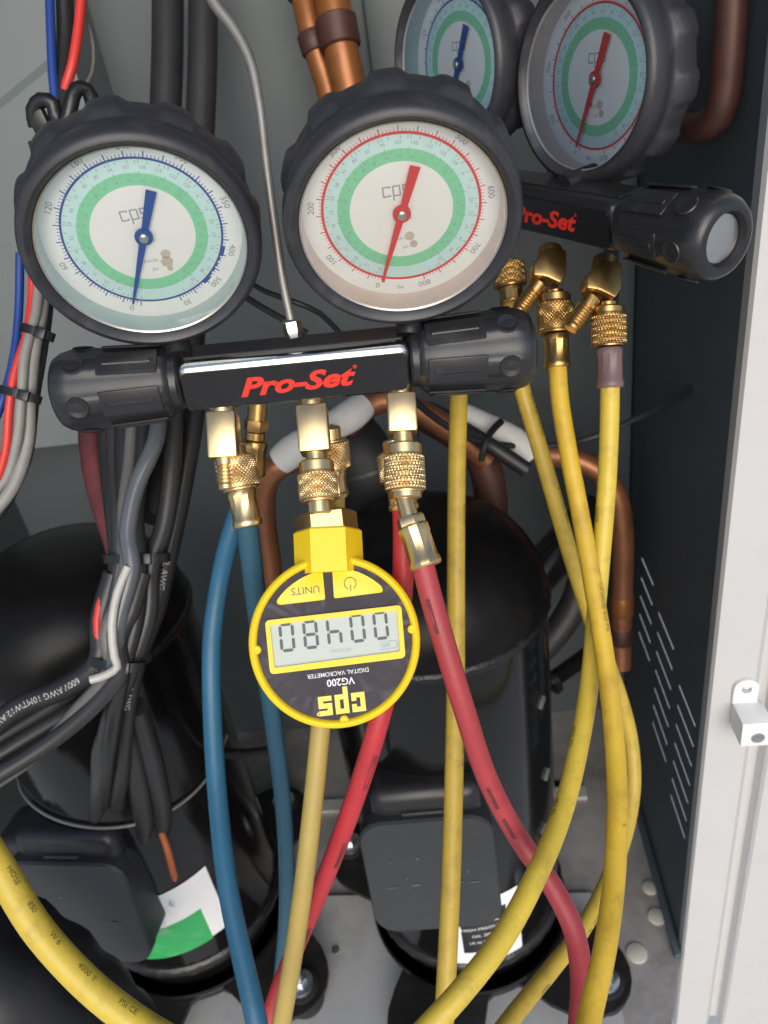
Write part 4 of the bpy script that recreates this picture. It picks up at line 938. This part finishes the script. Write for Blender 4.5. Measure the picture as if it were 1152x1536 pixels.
bl = arc_pts(vl(492, 432), vl(236, 605), R0) + [vl(250, 626), vl(510, 595)]
brt = [vl(558, 588), vl(832, 552), vl(828, 515)][:2] + arc_pts(vl(832, 525), vl(546, 415), R0)
b1 = raised(smooth_poly(bl, .0008), 'button', 'yellow_abs', .0014); b1['label'] = 'units button'
b2 = raised(smooth_poly(brt, .0008), 'button', 'yellow_abs', .0014); b2['label'] = 'power button'
mb = MB(); put2d(mb, text2d('UNITS'), I4, 58 * VS, vl(398, 542), math.pi, -.00108); vpart(mb, 'button_print', 'ink', b1, flip_fix=False)
mb = MB(); put2d(mb, ring2d(31, 36, math.radians(205), math.radians(515), 30), I4, VS, vl(648, 503), 0, -.00108)
put2d(mb, rects2d([(-2.6, -45, 2.6, -8)]), I4, VS, vl(648, 503), 0, -.00108); vpart(mb, 'button_print', 'ink', b2, flip_fix=False)
# LCD window frame and glass
wq = [vl(175, 712), vl(938, 622), vl(962, 916), vl(212, 1006)]; wi = [vl(205, 738), vl(912, 652), vl(930, 880), vl(236, 970)]
wo = smooth_poly(wq, .0022, 5); wn = smooth_poly(wi, .0010, 5)
mb = MB(); n_ = len(wo)
vs = [(x, .0004, z) for x, z in wo] + [(x * .995, -.0012, z * .995) for x, z in wo] + [(x, -.0012, z) for x, z in wn] + [(x, .0002, z) for x, z in wn]
fs = [(r_ * n_ + i, r_ * n_ + (i + 1) % n_, (r_ + 1) * n_ + (i + 1) % n_, (r_ + 1) * n_ + i) for r_ in range(3) for i in range(n_)]
fr_ = vpart(mb.add(vs, fs), 'display_frame', 'yellow_abs', sharp=40)
vpart(MB().add([(x, .0001, z) for x, z in wn], [tuple(range(n_))]), 'display', 'lcd', fr_, flip_fix=False)
# seven segment digits, reading 00480 on a gauge hung upside down
SEG = {'0': 'abcdef', '4': 'fgbc', '8': 'abcdefg'}
def seg_poly(k, W=1.0, Hh=1.9, t=.2, g=.045):
    h = Hh / 2
    hor = lambda z, x0, x1: [(x0, z), (x0 + t / 2, z + t / 2), (x1 - t / 2, z + t / 2), (x1, z), (x1 - t / 2, z - t / 2), (x0 + t / 2, z - t / 2)]
    ver = lambda x, z0, z1: [(x, z0), (x + t / 2, z0 + t / 2), (x + t / 2, z1 - t / 2), (x, z1), (x - t / 2, z1 - t / 2), (x - t / 2, z0 + t / 2)]
    a, b = -W / 2 + t / 2, W / 2 - t / 2; top, bot = h - t / 2, -h + t / 2
    return {'a': hor(top, a + g, b - g), 'g': hor(0, a + g, b - g), 'd': hor(bot, a + g, b - g), 'f': ver(a, g, top - g), 'b': ver(b, g, top - g), 'e': ver(a, bot + g, -g), 'c': ver(b, bot + g, -g)}[k]
mb = MB()
for dchar, (zx, zy) in zip('00480', ((822, 737), (692, 752), (562, 772), (431, 788), (300, 804))):
    for k in SEG[dchar]:
        put2d(mb, (seg_poly(k), [tuple(range(6))]), I4, 84 * VS, vl(zx, zy), math.pi, -.0001)
vpart(mb, 'display_digits', 'seg', fr_, flip_fix=False)
mb = MB(); put2d(mb, text2d('MICRONS'), I4, 26 * VS, vl(600, 874), math.pi, -.0001)
for (x0, y0, x1, y1) in ((-46, -22, 46, -19), (-46, 19, 46, 22), (-46, -22, -43, 22), (43, -22, 46, 22), (46, -9, 54, 9), (-34, -9, -18, 9), (-12, -9, 4, 9)):
    put2d(mb, rects2d([(x0, y0, x1, y1)]), I4, VS, vl(868, 845), 0, -.0001)
vpart(mb, 'display_symbols', 'ink_soft', fr_, flip_fix=False)
mb = MB(); put2d(mb, text2d('DIGITAL VACROMETER', 0, .006), I4, 33 * VS, vl(586, 998), math.pi, .0002)
put2d(mb, text2d('VG200', 0, .02), I4, 54 * VS, vl(600, 1044), math.pi, .0002); vpart(mb, 'lettering', 'white_ink', case, flip_fix=False)
mb = MB(); put2d(mb, cps2d(.26), I4, 104 * VS, vl(608, 1155), math.pi, .0002); put2d(mb, ring2d(.3, .8, n=16), I4, 12 * VS, vl(482, 1220), math.pi, .0002)
vpart(mb, 'logo', 'yellow_ink', case, flip_fix=False)
# neck: yellow six-sided socket and brass hex
na, nb = vl(500, 180), vl(520, 372)
def vlathe(prof, p0, p1, seg, ref=(0, -1, 0)):
    a = Vector((p0[0], .008, p0[1])); b = Vector((p1[0], .008, p1[1])); return MB().lathe(prof, a, b - a, seg, None, ref), (b - a).length
mbn = MB()
xa, za = vl(516, 185); xb, zb = vl(528, 392); L_ = math.hypot(xb - xa, zb - za)
mbn.lathe([(0, .0150), (.0010, .0162), (L_ + .004, .0162)], (xa, .009, za), (xb - xa, 0, zb - za), 6, None, (math.sin(math.radians(30)), -math.cos(math.radians(30)), 0))
vpart(mbn, 'neck', 'yellow_abs', sharp=25)
xh, zh = vl(503, 78)
mbh = MB().lathe([(0, .0125), (.0014, .0146), (.012, .0146)], (xh, .009, zh), (xa - xh, 0, za - zh), 6, None, (math.sin(math.radians(30)), -math.cos(math.radians(30)), 0))
vpart(mbh, 'hex_nut', 'brass', sharp=20)
xs_, zs_ = vl(494, 40)
vpart(MB().lathe([(0, .0052), (.006, .0052)], (xs_, .009, zs_), (xh - xs_, 0, zh - zs_), 24), 'port', 'brass')
